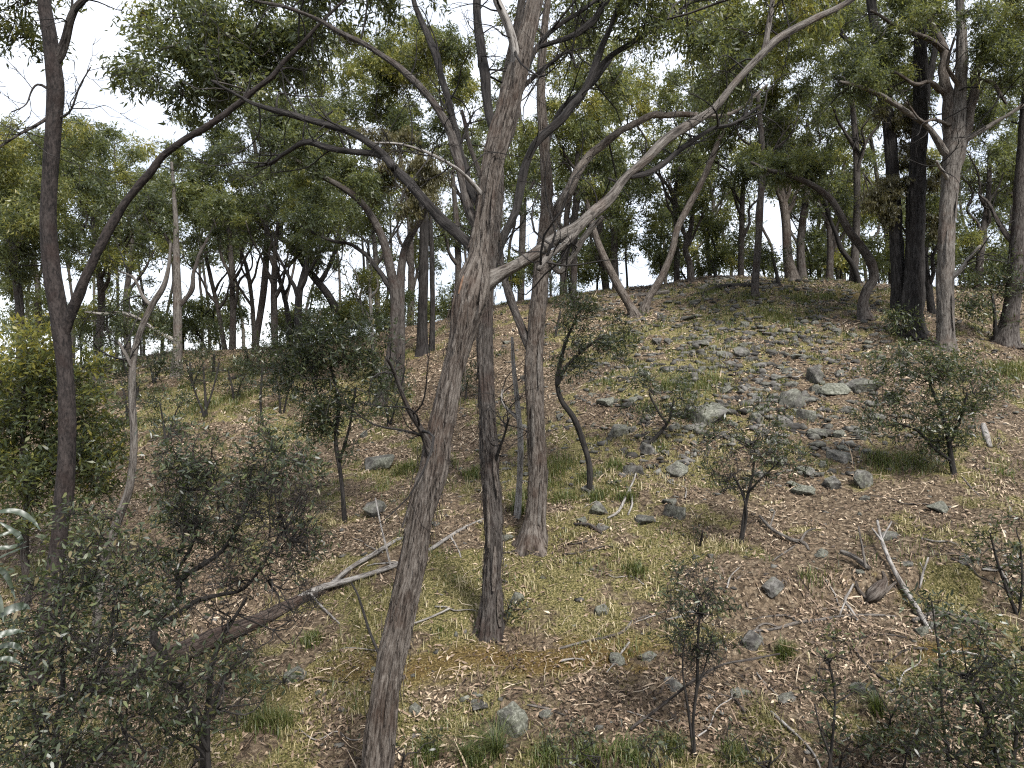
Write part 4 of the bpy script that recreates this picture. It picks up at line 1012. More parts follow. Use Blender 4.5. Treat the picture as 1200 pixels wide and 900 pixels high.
# ---------------------------------------------------------------- farther trees filling the view between the trunks
r4 = np.random.default_rng(31)
def stretch_of(px):
    for lim, txt in ((70, 'left of the dark purplish-brown tree'), (205, 'left of the pale pole trunk'), (345, 'right of the pale pole trunk'),
                     (500, 'left of the dark upright twin trunk'), (640, 'behind the big leaning stringybark'), (760, 'behind the V of leaning stems'),
                     (915, 'behind the black charred log'), (1040, 'left of the furrowed double trunk'), (5000, 'behind the pale vase-shaped eucalypt')):
        if px < lim:
            return txt
for i, px in enumerate(np.linspace(-10, 1215, 44)):
    px = px + r4.normal() * 12
    dd = r4.uniform(33, 46)
    lean = r4.normal() * 14
    yb = 400 if px < 560 else 330
    top = r4.uniform(165, 235)
    pale = r4.random() < 0.4
    ells = [(px + lean * 0.8, top + 10, r4.uniform(32, 48), r4.uniform(28, 40), 6, r4.uniform(0.38, 0.68)), (px + lean * 0.3 + r4.normal() * 15, top + 55, r4.uniform(22, 36), 22, 3, r4.uniform(0.3, 0.5)),
            (px + r4.normal() * 14, yb - 26, 22, 16, 2, r4.uniform(0.35, 0.55))]
    tree('eucalyptus_tree', ('distant pale-trunked eucalypt ' if pale else 'distant brown-trunked eucalypt ') + stretch_of(px),
         [(px, yb, r4.uniform(2.6, 5.0)), (px + r4.normal() * 4, yb - 40, 3.2), (px + lean * 0.5 + r4.normal() * 7, (yb + top) / 2, 3), (px + lean, top, 1.8)], dd,
         bark=BARK_PALE if pale else BARK_BROWN, ns=8, step=0.5, crown_e=ells, spread=2.0, R0=0.85, dens=0.55, group=('distant pale-trunked trees ' if pale else 'distant brown-trunked trees ') + stretch_of(px), subs=14)

# bushes and saplings just over the crest
for i, px in enumerate([60, 95, 130, 165, 190, 215, 240, 258, 345, 362, 390, 420, 452, 520, 548, 595, 640, 668, 700, 735, 775, 805, 838, 866, 898, 950, 985, 1030, 1062, 1125, 1160]):
    dd = r4.uniform(27.5, 31)
    yb = 405 if px < 380 else (395 if px < 560 else (350 if px < 700 else 330))
    w = r4.uniform(18, 32); hgt = r4.uniform(30, 75)
    tree('bush', 'small leafy bush just over the crest, ' + stretch_of(px), [(px, yb, 2.6), (px + r4.normal() * 4, yb - hgt * 0.5, 2.2), (px + r4.normal() * 8, yb - hgt, 1.4)], dd, bark=BARK_BLACK, ns=6, step=0.3, cat='bush',
         crown_e=[(px + r4.normal() * 6, yb - hgt * 0.75, w, hgt * 0.45, 5, r4.uniform(0.2, 0.55)), (px + r4.normal() * 10, yb - hgt * 0.4, w, 10, 2, r4.uniform(0.2, 0.5))], spread=0.8, R0=0.6, dens=0.5, group='bushes just over the crest, ' + stretch_of(px))

# ---------------------------------------------------------------- shrubs
def bare_twigs(root, nodes, ells, d, spread, mat):
    """leafless wiry twig work between the stems"""
    C, R, T = ell_clumps(ells, d, spread, 0.2)
    C[:, 2] = np.maximum(C[:, 2], H(C[:, 0], C[:, 1]) + 0.05)
    lines, nodes = grow(nodes, C, 0.0025, rmax=0.008)
    A, M, B = [], [], []
    for c, R_ in zip(C, R):
        mid, end = clump_twigs(c, R_ * 1.3, 7, 0.9, 0.0)
        A.append(np.repeat(c[None], 7, 0)); M.append(mid); B.append(end)
        k = rng.integers(0, 7, 8)
        e2 = mid[k] + unit(rng.normal(size=(8, 3))) * R_ * 0.6
        A.append(mid[k]); M.append((mid[k] + e2) / 2 + rng.normal(size=(8, 3)) * 0.02); B.append(e2)
    A, M, B = np.vstack(A), np.vstack(M), np.vstack(B)
    org = np.array(root.location)
    Vt, Qt = fast_twigs(A, M, B, np.full(len(A), 0.0026), np.full(len(A), 0.0013))
    VV, QQ, T3, BB, off = [Vt], [Qt], [], [Vt], len(Vt)
    for i, S in enumerate(lines):
        V, Q, T_, Bk = tube(S, 5, i * 1.7, 0.0, 0.0, v0=off)
        VV.append(V); QQ.append(Q); T3.append(T_); BB.append(Bk); off += len(V)
    me = make_mesh('bare_twigs', np.vstack(VV) - org, [np.vstack(QQ), np.vstack(T3)], mat, {'bark_pos': np.vstack(BB)})
    link('bare_twigs', me, root, kind='stuff')

def shrub(label, base, crown_e, stems, leaf=0.07, R0=0.2, mat=None, bark=BARK_BLACK, dens=0.106, wr=0.26, d=None, spread=0.35, name='wattle_shrub', group=None, ns=7, subs=11, droop=0.0, r_tip=0.0028, cat='shrub', tspread=0.28, thin=0.72, bare=()):
    g = hit(*base) if d is None else None
    if g is None:
        x = (base[0] - 600) / F * d
        g = np.array([x, d, float(H(np.array([x]), np.array([d]))[0])])
    dd = float(g[1])
    root = thing(name, label, cat, g, group)
    org = g
    nodes = []
    for st in stems:
        P = px_line(st, dd, dd + (rng.random() - 0.5) * 0.3)
        if st is stems[0] or abs(st[0][1] - stems[0][0][1]) < 14 or d is not None and abs(st[0][1] - stems[0][0][1]) < 25:
            P = to_ground(P, 0.06, 1.1)
        P[1:, :2] += rng.normal(size=(len(P) - 1, 2)) * P[1:, 3:4] * 0.5
        S = catmull(P, 0.06)
        link('stem', tubes_mesh('stem', [S], bark, ns, rng.random() * 9, 0.12, 0.0, org), root)
        nodes.append(S[len(S) // 3:])
    crown_e = [(e[0], e[1], e[2] * 1.2, e[3] * 1.15, max(2, int(e[4] * thin)), *e[5:]) for e in crown_e]
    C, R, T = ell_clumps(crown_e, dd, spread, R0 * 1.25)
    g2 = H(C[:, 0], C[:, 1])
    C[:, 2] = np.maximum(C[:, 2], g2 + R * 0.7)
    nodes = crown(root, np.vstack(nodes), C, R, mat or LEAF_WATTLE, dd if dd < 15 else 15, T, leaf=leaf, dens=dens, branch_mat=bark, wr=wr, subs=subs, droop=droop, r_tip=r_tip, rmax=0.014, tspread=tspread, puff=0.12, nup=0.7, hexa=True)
    if bare:
        bare_twigs(root, nodes, bare, dd, spread, bark)
    return root

shrub('dark wattle on a bent black stem right of the flared grey-brown trunk', (692, 578), [(690, 395, 42, 45, 26, 0.4), (720, 410, 25, 25, 8, 0.4), (665, 415, 22, 30, 8, 0.4), (690, 360, 25, 15, 5, 0.5)],
      [[(692, 576, 7), (690, 545, 7), (684, 515, 7), (671, 490, 7), (657, 470, 6), (652, 450, 6), (655, 425, 5), (665, 400, 4), (675, 375, 3)], [(653, 452, 5), (664, 430, 4), (684, 410, 3), (705, 395, 3)]], R0=0.26, dens=0.102, leaf=0.075)
shrub('low dark wattle leaning right on a slanting black stem among grass', (755, 527), [(775, 465, 42, 26, 22, 0.45), (745, 450, 16, 14, 4, 0.4), (800, 475, 20, 18, 6, 0.45)],
      [[(756, 527, 5), (766, 515, 5), (778, 503, 4), (785, 490, 3), (790, 470, 3)], [(782, 498, 3), (770, 480, 3), (760, 462, 2)]], R0=0.24, dens=0.085, leaf=0.075)
shrub('open wattle with slim forked stems in the middle of the scree', (868, 636), [(880, 530, 52, 42, 38, 0.5), (850, 560, 30, 20, 9, 0.45), (915, 545, 30, 25, 9, 0.5), (885, 495, 30, 18, 8, 0.55)],
      [[(867, 635, 5), (871, 610, 4), (876, 585, 4), (881, 560, 3), (885, 530, 2)], [(870, 633, 3), (874, 600, 3), (868, 575, 3), (858, 555, 2)], [(879, 575, 3), (892, 560, 2), (910, 545, 2)]], bare=[(880, 560, 45, 30, 14, 0)], R0=0.17, dens=0.073)
shrub('broad dark wattle below the pale vase-shaped eucalypt', (1115, 557), [(1095, 450, 62, 40, 40, 0.45), (1060, 430, 40, 25, 15, 0.5), (1120, 490, 45, 30, 18, 0.45), (1130, 440, 40, 30, 14, 0.45), (1030, 500, 40, 15, 9, 0.45), (1095, 520, 25, 20, 6, 0.45)],
      [[(1115, 556, 7), (1113, 535, 6), (1110, 510, 5), (1100, 480, 4), (1090, 450, 3)], [(1114, 540, 4), (1095, 525, 4), (1075, 505, 3), (1050, 495, 2)], [(1112, 520, 4), (1125, 490, 3), (1132, 460, 2)]], R0=0.26, dens=0.104, leaf=0.075)
shrub('tall thin wattle sapling with several wiry stems beside the long thin stick', (812, 884), [(820, 725, 42, 42, 34, 0.45), (810, 690, 25, 25, 9, 0.5), (840, 750, 25, 25, 8, 0.45)],
      [[(811, 883, 5), (813, 845, 4), (817, 800, 4), (818, 760, 3), (820, 720, 2)], [(812, 880, 3), (806, 830, 3), (800, 785, 2), (803, 745, 2)], [(816, 810, 3), (826, 780, 2), (834, 745, 2)]], bare=[(820, 750, 35, 45, 14, 0), (815, 690, 25, 25, 5, 0)], R0=0.13, dens=0.062, leaf=0.05, spread=0.25)
shrub('tall dense dark wattle beside the reddish leaning trunk', (406, 612), [(385, 400, 48, 28, 26, 0.4), (380, 440, 50, 35, 30, 0.4), (400, 480, 45, 30, 22, 0.45), (415, 420, 35, 35, 16, 0.4), (350, 450, 25, 30, 8, 0.4), (390, 520, 30, 20, 6, 0.45)],
      [[(406, 610, 6), (403, 580, 5), (398, 550, 5), (396, 515, 5), (395, 470, 4), (388, 430, 3)], [(398, 540, 4), (410, 500, 3), (415, 455, 3)], [(397, 510, 4), (380, 480, 3), (365, 440, 3)]], R0=0.30, dens=0.128, leaf=0.085)
shrub('thin twiggy wattle on the bank below the pale pole trunk', (238, 490), [(238, 440, 25, 35, 12, 0.4), (222, 425, 14, 20, 4, 0.4)],
      [[(240, 488, 4), (240, 460, 3), (238, 430, 2)], [(238, 485, 3), (228, 455, 2), (222, 425, 2)], [(241, 486, 3), (250, 455, 2), (256, 425, 2)]], R0=0.24, dens=0.058, leaf=0.085)
shrub('slim upright wattle right of the thin twiggy one on the grassy bank', (305, 500), [(308, 425, 22, 25, 10, 0.45), (300, 450, 14, 14, 4, 0.4)], [[(306, 498, 3), (306, 470, 3), (308, 430, 2)]], R0=0.26, dens=0.086, leaf=0.085)
# bushes at the crest and behind
for (b, ells, st, lab) in [
    ((855, 322), [(862, 285, 22, 20, 8, 0.35), (845, 275, 18, 14, 4, 0.35), (885, 290, 16, 14, 4, 0.35)], [(856, 321, 4), (858, 305, 3), (862, 288, 3)], 'small dark bush on the crest behind the black log'),
    ((912, 334), [(905, 290, 22, 20, 8, 0.35), (890, 300, 14, 12, 3, 0.35), (925, 285, 12, 15, 3, 0.35)], [(913, 333, 5), (910, 318, 4), (905, 300, 3)], 'small black-stemmed bush left of the spreading-footed crest trunk'),
    ((840, 325), [(835, 300, 14, 16, 4, 0.3)], [(838, 322, 3), (836, 305, 3)], 'tiny dark bush on the crest above the black log'),
    ((1165, 402), [(1165, 345, 38, 30, 22, 0.4), (1185, 325, 20, 25, 7, 0.4), (1140, 345, 18, 20, 6, 0.4)], [(1166, 400, 5), (1165, 375, 4), (1165, 345, 3)], 'dense dark wattle in front of the broad-footed brown trunk'),
    ((1075, 402), [(1062, 383, 16, 11, 5, 0.45), (1050, 375, 8, 8, 2, 0.4)], [(1074, 400, 3), (1068, 392, 3)], 'low leafy bush at the foot of the furrowed double trunk'),
    ((345, 432), [(345, 400, 35, 25, 18, 0.3), (325, 410, 20, 18, 6, 0.3)], [(345, 430, 5), (345, 410, 4)], 'dark bush on the bank between the pole trunk and the tall dense wattle'),
    ((440, 442), [(435, 395, 25, 28, 12, 0.35), (455, 380, 14, 20, 4, 0.35)], [(440, 440, 4), (438, 415, 3)], 'dark bush crowding the foot of the reddish leaning trunk'),
    ((160, 470), [(140, 400, 45, 30, 22, 0.35), (175, 405, 30, 30, 12, 0.35), (110, 430, 35, 25, 10, 0.35)], [(160, 468, 5), (155, 440, 4), (145, 410, 3)], 'wide dark thicket left of the pale pole trunk'),
    ((250, 440), [(255, 400, 22, 18, 8, 0.3)], [(250, 438, 4), (252, 415, 3)], 'dark bush just right of the pale pole trunk'),
    ((545, 470), [(548, 440, 14, 20, 6, 0.4), (535, 450, 10, 14, 2, 0.4)], [(546, 468, 3), (547, 450, 2)], 'little dark bush seen between the leaning and the straight trunk'),
    ((650, 395), [(662, 350, 14, 22, 5, 0.3)], [(652, 393, 3), (658, 365, 3)], 'narrow dark bush upslope of the flared grey-brown trunk')]:
    shrub(lab, b, ells, [st], R0=0.34, dens=0.120, leaf=0.10)

for (b, w_, h_, lab) in [((150, 500), 30, 45, 'loose dark bush below the thicket left of the pale pole trunk'), ((195, 520), 26, 40, 'sparse dark bush on the slope just left of the big wiry wattle'), ((120, 560), 32, 45, 'twiggy dark bush behind the crooked bleached sapling'),
                         ((275, 470), 20, 30, 'small twiggy bush on the green bank'), ((330, 485), 24, 40, 'thin dark bush just left of the tall dense wattle'), ((180, 450), 24, 28, 'low dark bush at the foot of the pale pole trunk'),
                         ((455, 500), 20, 34, 'twiggy dark bush right of the tall dense wattle'), ((295, 440), 22, 26, 'low bush on the bank under the bright gap of sky'), ((225, 455), 26, 28, 'low leafy bush right of the foot of the pale pole trunk')]:
    shrub(lab, b, [(b[0], b[1] - h_, w_, h_ * 0.55, 12, 0.4), (b[0] + 6, b[1] - h_ * 0.5, w_ * 0.8, 8, 4, 0.4)],
          [[(b[0], b[1], 3), (b[0] - 3, b[1] - h_ * 0.6, 2.4), (b[0] - 8, b[1] - h_ * 1.2, 1.6)], [(b[0] + 1, b[1] - 2, 2.6), (b[0] + 8, b[1] - h_ * 0.7, 2), (b[0] + 14, b[1] - h_ * 1.1, 1.4)]], R0=0.26, dens=0.11, leaf=0.075)

# yellow-green young tree at the far left
shrub('bushy yellow-green young gum left of the dark purplish tree', (30, 640), [(25, 420, 35, 30, 12, 0.62), (40, 470, 55, 40, 26, 0.35), (20, 530, 50, 45, 26, 0.3), (95, 500, 30, 40, 14, 0.35), (60, 560, 50, 30, 18, 0.28), (100, 450, 20, 25, 6, 0.5), (120, 540, 30, 40, 8, 0.3), (0, 450, 40, 40, 10, 0.5), (10, 600, 50, 30, 10, 0.3)],
      [[(30, 640, 9), (32, 580, 8), (28, 520, 6), (30, 460, 5), (28, 420, 3)], [(31, 590, 6), (55, 540, 5), (85, 500, 4)]], d=9.6, leaf=0.085, R0=0.30, mat=LEAF_GUM, bark=BARK_BROWN, dens=0.186, spread=0.6, name='gum_sapling', wr=0.34, thin=1.0)

# big wiry wattle in the left foreground
D7 = 6.1
shrub('large wiry black-stemmed wattle sprawling over the fallen log', (235, 905),
      [(265, 545, 70, 40, 40, 0.5), (330, 570, 50, 40, 24, 0.5), (220, 580, 40, 40, 20, 0.5), (290, 610, 75, 35, 30, 0.5), (215, 500, 25, 15, 5, 0.5), (340, 640, 35, 30, 10, 0.45), (190, 640, 40, 35, 14, 0.5), (250, 660, 50, 25, 10, 0.5)],
      [[(238, 893, 12), (238, 850, 10), (222, 815, 9), (205, 790, 9), (190, 765, 9), (180, 748, 10), (190, 725, 9), (207, 705, 8), (212, 680, 7), (235, 662, 6), (262, 645, 5), (280, 615, 4), (290, 580, 3)],
       [(188, 730, 8), (205, 722, 7), (228, 706, 6), (255, 698, 5), (285, 690, 4), (310, 660, 3), (330, 625, 3)], [(210, 690, 6), (208, 670, 5), (225, 640, 4), (232, 600, 3), (250, 560, 3)], [(238, 860, 8), (246, 820, 7), (248, 780, 6), (262, 745, 5), (290, 700, 3)]],
      d=D7, bare=[(285, 640, 80, 50, 34, 0), (330, 700, 50, 30, 14, 0), (240, 690, 50, 35, 14, 0), (350, 600, 30, 50, 10, 0), (200, 620, 40, 50, 10, 0), (260, 760, 40, 30, 6, 0)], R0=0.19, dens=0.059, leaf=0.052, spread=0.5, wr=0.273)
shrub('leafy low wattle in front of the fallen log', (245, 905), [(225, 800, 45, 50, 16, 0.5), (280, 790, 40, 30, 9, 0.55), (240, 860, 40, 30, 10, 0.5), (310, 800, 20, 20, 4, 0.6), (180, 850, 45, 40, 12, 0.5)],
      [[(245, 905, 7), (242, 870, 6), (248, 830, 5), (265, 790, 4), (290, 770, 3)], [(244, 880, 5), (225, 840, 4), (215, 800, 3)], [(243, 890, 4), (200, 860, 3), (180, 840, 3)]], d=5.6, R0=0.17, dens=0.058, leaf=0.052, spread=0.4, wr=0.317)
shrub('dense glossy wattle thicket at the foot of the dark purplish tree', (60, 1000), [(60, 730, 70, 50, 34, 0.55), (130, 700, 45, 60, 22, 0.55), (40, 800, 60, 50, 26, 0.5), (110, 830, 70, 50, 30, 0.5), (30, 870, 60, 50, 26, 0.45), (130, 890, 70, 35, 20, 0.45), (100, 640, 40, 40, 10, 0.55), (170, 690, 30, 60, 8, 0.5)],
      [[(60, 950, 9), (65, 880, 8), (72, 810, 6), (70, 740, 4), (80, 680, 3)], [(64, 930, 6), (95, 850, 5), (125, 770, 4), (135, 700, 3)], [(62, 940, 6), (45, 870, 5), (35, 800, 4)], [(66, 940, 6), (110, 890, 5), (150, 860, 3)]],
      d=5.2, bare=[(90, 720, 70, 60, 14, 0), (130, 800, 60, 50, 12, 0)], R0=0.19, dens=0.072, leaf=0.047, spread=0.55, wr=0.317)
shrub('glossy leafy wattle thicket on the bank below the pile of fallen branches', (1180, 1000), [(1160, 830, 60, 60, 30, 0.6), (1120, 880, 45, 35, 14, 0.55), (1185, 760, 40, 40, 12, 0.6), (1110, 790, 35, 25, 7, 0.75), (1200, 870, 40, 50, 14, 0.55)],
      [[(1180, 950, 7), (1170, 890, 6), (1150, 830, 4), (1125, 790, 3)], [(1181, 940, 5), (1190, 860, 4), (1190, 780, 3)], [(1178, 950, 5), (1140, 905, 4), (1115, 885, 3)]], d=5.5, bare=[(1140, 800, 50, 60, 10, 0)], R0=0.18, dens=0.086, leaf=0.052, spread=0.4, wr=0.299)
shrub('sparse wattle sapling with bare lower stems beside the pile of fallen branches', (1195, 720), [(1170, 650, 30, 40, 14, 0.45), (1195, 630, 25, 30, 8, 0.45), (1150, 620, 20, 20, 4, 0.45), (1190, 690, 25, 25, 6, 0.45)],
      [[(1196, 735, 5), (1184, 700, 4), (1172, 665, 3), (1160, 625, 2)], [(1195, 725, 3), (1198, 680, 3), (1196, 635, 2)]], R0=0.17, dens=0.058, leaf=0.06, wr=0.31)
shrub('spindly bright-leaved wattle seedling on the stony bank', (975, 900), [(970, 765, 26, 20, 8, 0.8), (985, 800, 30, 20, 7, 0.7), (955, 830, 25, 25, 4, 0.7)],
      [[(972, 905, 4), (978, 850, 3), (978, 810, 3), (970, 770, 2)], [(973, 890, 3), (960, 850, 2), (955, 825, 2)]], d=5.9, R0=0.13, dens=0.053, leaf=0.06, wr=0.36)
shrub('thin upright wattle seedling rising past the fallen pale branch', (1110, 880), [(1100, 720, 20, 20, 7, 0.3), (1108, 760, 16, 25, 5, 0.4), (1085, 700, 14, 14, 3, 0.3)],
      [[(1112, 885, 4), (1104, 830, 3), (1102, 780, 3), (1096, 735, 2), (1092, 705, 2)]], d=6.3, R0=0.13, dens=0.067, leaf=0.06, wr=0.31)
shrub('leafy sucker growth round the foot of the straight rough trunk', (583, 735), [(592, 712, 22, 10, 10, 0.5), (565, 722, 12, 10, 4, 0.4), (580, 735, 20, 6, 4, 0.45)],
      [[(590, 738, 3), (592, 722, 2), (598, 708, 2)], [(570, 740, 3), (564, 728, 2)]], R0=0.10, dens=0.096, leaf=0.06, wr=0.31, spread=0.12)
for (b, ells, lab) in [((700, 905), [(690, 885, 60, 18, 12, 0.55)], 'low fern-like green seedlings at the toe of the slope left of the tall thin wattle'),
                       ((900, 905), [(905, 885, 50, 18, 8, 0.6)], 'low green seedlings at the toe of the slope under the stony bank'),
                       ((1040, 860), [(1050, 800, 30, 14, 5, 0.6)], 'small leafy seedling beside the tussock on the bank'),
                       ((820, 640), [(815, 640, 10, 8, 3, 0.4)], 'tiny dark seedling below the greenish boulder')]:
    shrub(lab, b, ells, [[(b[0], b[1], 3), (b[0] + 4, b[1] - 18, 2)]], R0=0.11, dens=0.072, leaf=0.05, wr=0.32, name='seedling', cat='seedling')

for (b, ells, lab) in [((1060, 905), [(1060, 870, 40, 26, 9, 0.35), (1040, 890, 30, 14, 4, 0.3)], 'low dark undergrowth below the tussock on the bank'),
                       ((985, 905), [(990, 885, 36, 16, 6, 0.4)], 'low dark undergrowth at the foot of the bright-leaved seedling'),
                       ((1095, 850), [(1090, 825, 26, 18, 6, 0.55)], 'leafy green seedling left of the glossy bank thicket'),
                       ((760, 905), [(765, 885, 34, 16, 6, 0.4)], 'low dark seedlings at the foot of the long thin stick'),
                       ((470, 905), [(480, 890, 26, 12, 4, 0.4)], 'low dark seedlings by the foot of the leaning tree')]:
    shrub(lab, b, ells, [[(b[0], b[1], 3), (b[0] + 3, b[1] - 22, 2)]], R0=0.15, dens=0.09, leaf=0.05, wr=0.30, name='seedling', cat='seedling')

# overhanging sapling leaves close to the camera on the left
def near_branch():
    d = 1.9
    base = np.array([-1.62, 1.9, float(H(np.array([-1.62]), np.array([1.9]))[0])])
    root = thing('gum_sapling', 'blue-grey gum sapling with long drooping leaves reaching in over the thicket', 'sapling', base)
    P = np.array([[*base - np.array([0, 0, 0.05]), 0.010], [-1.60, 1.9, base[2] + 0.8, 0.009], [-1.55, 1.9, EZ - 0.62, 0.007], [-1.47, 1.92, EZ - 0.35, 0.005], [-1.36, 1.95, EZ - 0.26, 0.003]])
    S = catmull(P, 0.05)
    link('stem', tubes_mesh('stem', [S], BARK_TWIG, 8, 1.0, 0.05, 0.0, base), root)
    lv = [((-12, 604), (22, 600), (48, 622), 7), ((0, 612), (22, 628), (24, 638), 6), ((-10, 632), (12, 624), (25, 624), 4), ((-12, 640), (10, 642), (32, 634), 6),
          ((-10, 668), (6, 672), (18, 702), 7), ((-14, 730), (18, 712), (36, 714), 10), ((-12, 752), (8, 742), (30, 740), 8), ((-10, 762), (14, 756), (28, 766), 7), ((-12, 660), (12, 648), (34, 640), 4), ((-8, 775), (10, 772), (26, 780), 6),
          ((-14, 690), (-2, 700), (4, 730), 6)]
    for a, b, c, w in lv:
        A, B, C = (np.array([*p_, 0.0]) for p_ in (a, b, c))
        n = 7
        t = np.linspace(0, 1, n)[:, None]
        ctr = (1 - t) ** 2 * A + 2 * t * (1 - t) * (2 * B - 0.5 * (A + C)) + t ** 2 * C
        dd = d + (rng.random() - 0.5) * 0.25
        pts = np.array([at(p_[0], p_[1], dd + 0.05 * math.sin(3 * k)) for k, p_ in enumerate(ctr)])
        tg = unit(np.gradient(pts, axis=0)); nr = unit(np.array([0.2, -0.7, 0.7]) + rng.normal(size=3) * 0.2)
        sd_ = unit(np.cross(tg, nr))
        ww = 0.5 * w * dd / F * np.sin(np.pi * np.clip(t[:, 0] * 0.93 + 0.06, 0, 1)) ** 0.8
        upv = np.cross(sd_, tg)
        V = np.vstack([pts, pts + sd_ * ww[:, None] + upv * ww[:, None] * 0.25, pts - sd_ * ww[:, None] + upv * ww[:, None] * 0.25])
        q = [(i, i + 1, n + i + 1, n + i) for i in range(n - 1)] + [(i + 1, i, 2 * n + i, 2 * n + i + 1) for i in range(n - 1)]
        link('leaf', make_mesh('leaf', V - base, [np.array(q)], LEAF_GREY, {'tint': np.full(len(V), rng.random())}), root)
        # leaf stalk back to the stem
        j = int(np.argmin(np.linalg.norm(S[:, :3] - pts[0], axis=1)))
        link('leaf_stalk', tubes_mesh('leaf_stalk', [catmull(np.array([[*S[j, :3], 0.002], [*pts[0], 0.0012]]), 0.05)], BARK_TWIG, 5, 0, 0, 0, base), root)
near_branch()

# ---------------------------------------------------------------- rocks
def rock_mesh(seed, flat):
    r = np.random.default_rng(seed)
    bm = bmesh.new()
    pts = r.normal(size=(16, 3)); pts = unit(pts) * (0.8 + 0.3 * r.random((16, 1)))
    pts = np.sign(pts) * np.abs(pts) ** 0.75
    pts[:, 0] *= 0.62; pts[:, 1] *= 0.48 + 0.15 * r.random(); pts[:, 2] *= flat
    for p in pts:
        bm.verts.new(p)
    res = bmesh.ops.convex_hull(bm, input=bm.verts)
    bmesh.ops.delete(bm, geom=[v for v in bm.verts if not v.link_faces], context='VERTS')
    bmesh.ops.dissolve_limit(bm, angle_limit=math.radians(14), verts=bm.verts, edges=bm.edges)
    bmesh.ops.bevel(bm, geom=list(bm.edges), offset=0.018, segments=1, affect='EDGES', profile=0.6)
    bmesh.ops.triangulate(bm, faces=bm.faces)
    bmesh.ops.subdivide_edges(bm, edges=[e for e in bm.edges if e.calc_length() > 0.16], cuts=2, use_grid_fill=True)
    bmesh.ops.triangulate(bm, faces=bm.faces)
    co = np.array([v.co[:] for v in bm.verts])
    nrm = unit(co)
    k = (vnoise(co * 4 + seed) - 0.5) * 0.05 + (vnoise(co * 11 + seed) - 0.5) * 0.045
    co = co + nrm * k[:, None]
    for v, c in zip(bm.verts, co):
        v.co = c
    me = bpy.data.meshes.new('rock')
    bm.to_mesh(me); bm.free()
    me.materials.append(MAT_ROCK)
    return me

ROCKS = [rock_mesh(100 + i, [0.22, 0.30, 0.38, 0.46, 0.26, 0.34, 0.18, 0.42, 0.30, 0.24][i]) for i in range(10)]
ROCK_LIST = []

def rock(px, py, wpx, k, rz, label, group=None, flat=1.0, tilt=0.0, g=None):
    g = hit(px, py) if g is None else g
    size = wpx * g[1] / F if wpx else None
    o = link('rock', ROCKS[k % 10], None, label=label, category='rock', group=group)
    s = size / 1.15
    nrm = slope_normal(np.array([g[0]]), np.array([g[1]]))[0]
    q = Vector((0, 0, 1)).rotation_difference(Vector(nrm * 0.7 + np.array([0, 0, 0.3])))
    o.rotation_mode = 'QUATERNION'
    from mathutils import Quaternion
    o.rotation_quaternion = q @ Quaternion((0, 0, 1), rz) @ Quaternion((1, 0, 0), tilt)
    o.scale = (s, s, s * flat)
    o.location = (g[0], g[1], g[2] + s * 0.07 * flat)
    ROCK_LIST.append((g[0], g[1], s))
    return o

for a in [(447, 545, 42, 0, 0.2, 'flat lichen-topped rock with a shaded overhang left of the leaning tree', 1.2), (600, 856, 46, 3, 0.6, 'rounded pale-green lichen boulder at the toe of the slope', 1.3),
          (1012, 566, 34, 5, 1.1, 'tilted grey block of rock beside the broad dark wattle', 1.3), (976, 570, 24, 2, 0.2, 'small squarish rock left of the tilted grey block', 1.2),
          (832, 492, 46, 1, 0.1, 'broad grey boulder upslope of the open wattle', 1.3), (790, 606, 30, 7, 0.8, 'greenish boulder beside the forked white stick', 1.4),
          (755, 612, 24, 4, 0.3, 'angular flat stone just left of the greenish boulder', 1.2), (935, 474, 40, 5, 0.2, 'dark-edged rock below the long pale slab', 1.2),
          (975, 459, 42, 6, 0.05, 'long pale lichen-covered slab on the scree', 1.0), (1012, 457, 42, 9, 0.1, 'pale lichen slab continuing right of the long one', 1.0),
          (954, 447, 24, 3, 0.2, 'upright square-faced rock above the long pale slab', 1.6), (944, 492, 26, 7, 0.7, 'pale broken rock under the dark-edged one', 1.4),
          (345, 797, 28, 2, 0.4, 'grey rock in the litter right of the fallen log', 1.2), (640, 840, 18, 8, 0.3, 'small stone behind the pale-green lichen boulder', 1.0),
          (440, 600, 34, 8, 1.2, 'mottled rock among branches behind the leaning tree', 1.2), (905, 690, 26, 1, 0.6, 'flat pale stone on the small cut bank', 1.0),
          (920, 820, 26, 6, 0.2, 'flat pinkish-grey stone lying on the stony bank', 1.0), (868, 815, 26, 9, 0.5, 'broken pale stone on the stony bank', 1.0),
          (705, 718, 18, 2, 0.1, 'dark stone in the straw grass', 1.2), (1012, 812, 26, 4, 0.5, 'half-buried stone above the tussock', 1.3),
          (560, 830, 22, 4, 0.2, 'flat grey stone upslope of the pale-green lichen boulder', 1.0), (486, 835, 18, 3, 0.9, 'dark stone near the foot of the leaning tree', 1.2),
          (760, 772, 20, 1, 0.4, 'small rock in the rusty moss band', 1.0), (1040, 630, 26, 0, 0.4, 'low rock under the fallen pale branch', 1.0), (962, 650, 22, 6, 0.7, 'pale grey stone downslope of the open wattle', 1.0),
          (855, 320, 16, 4, 0.2, 'dark stone by the black log on the crest', 1.2)]:
    rock(a[0], a[1], a[2], a[3], a[4], a[5], None, a[6], 0.1 * (a[3] % 3 - 1))

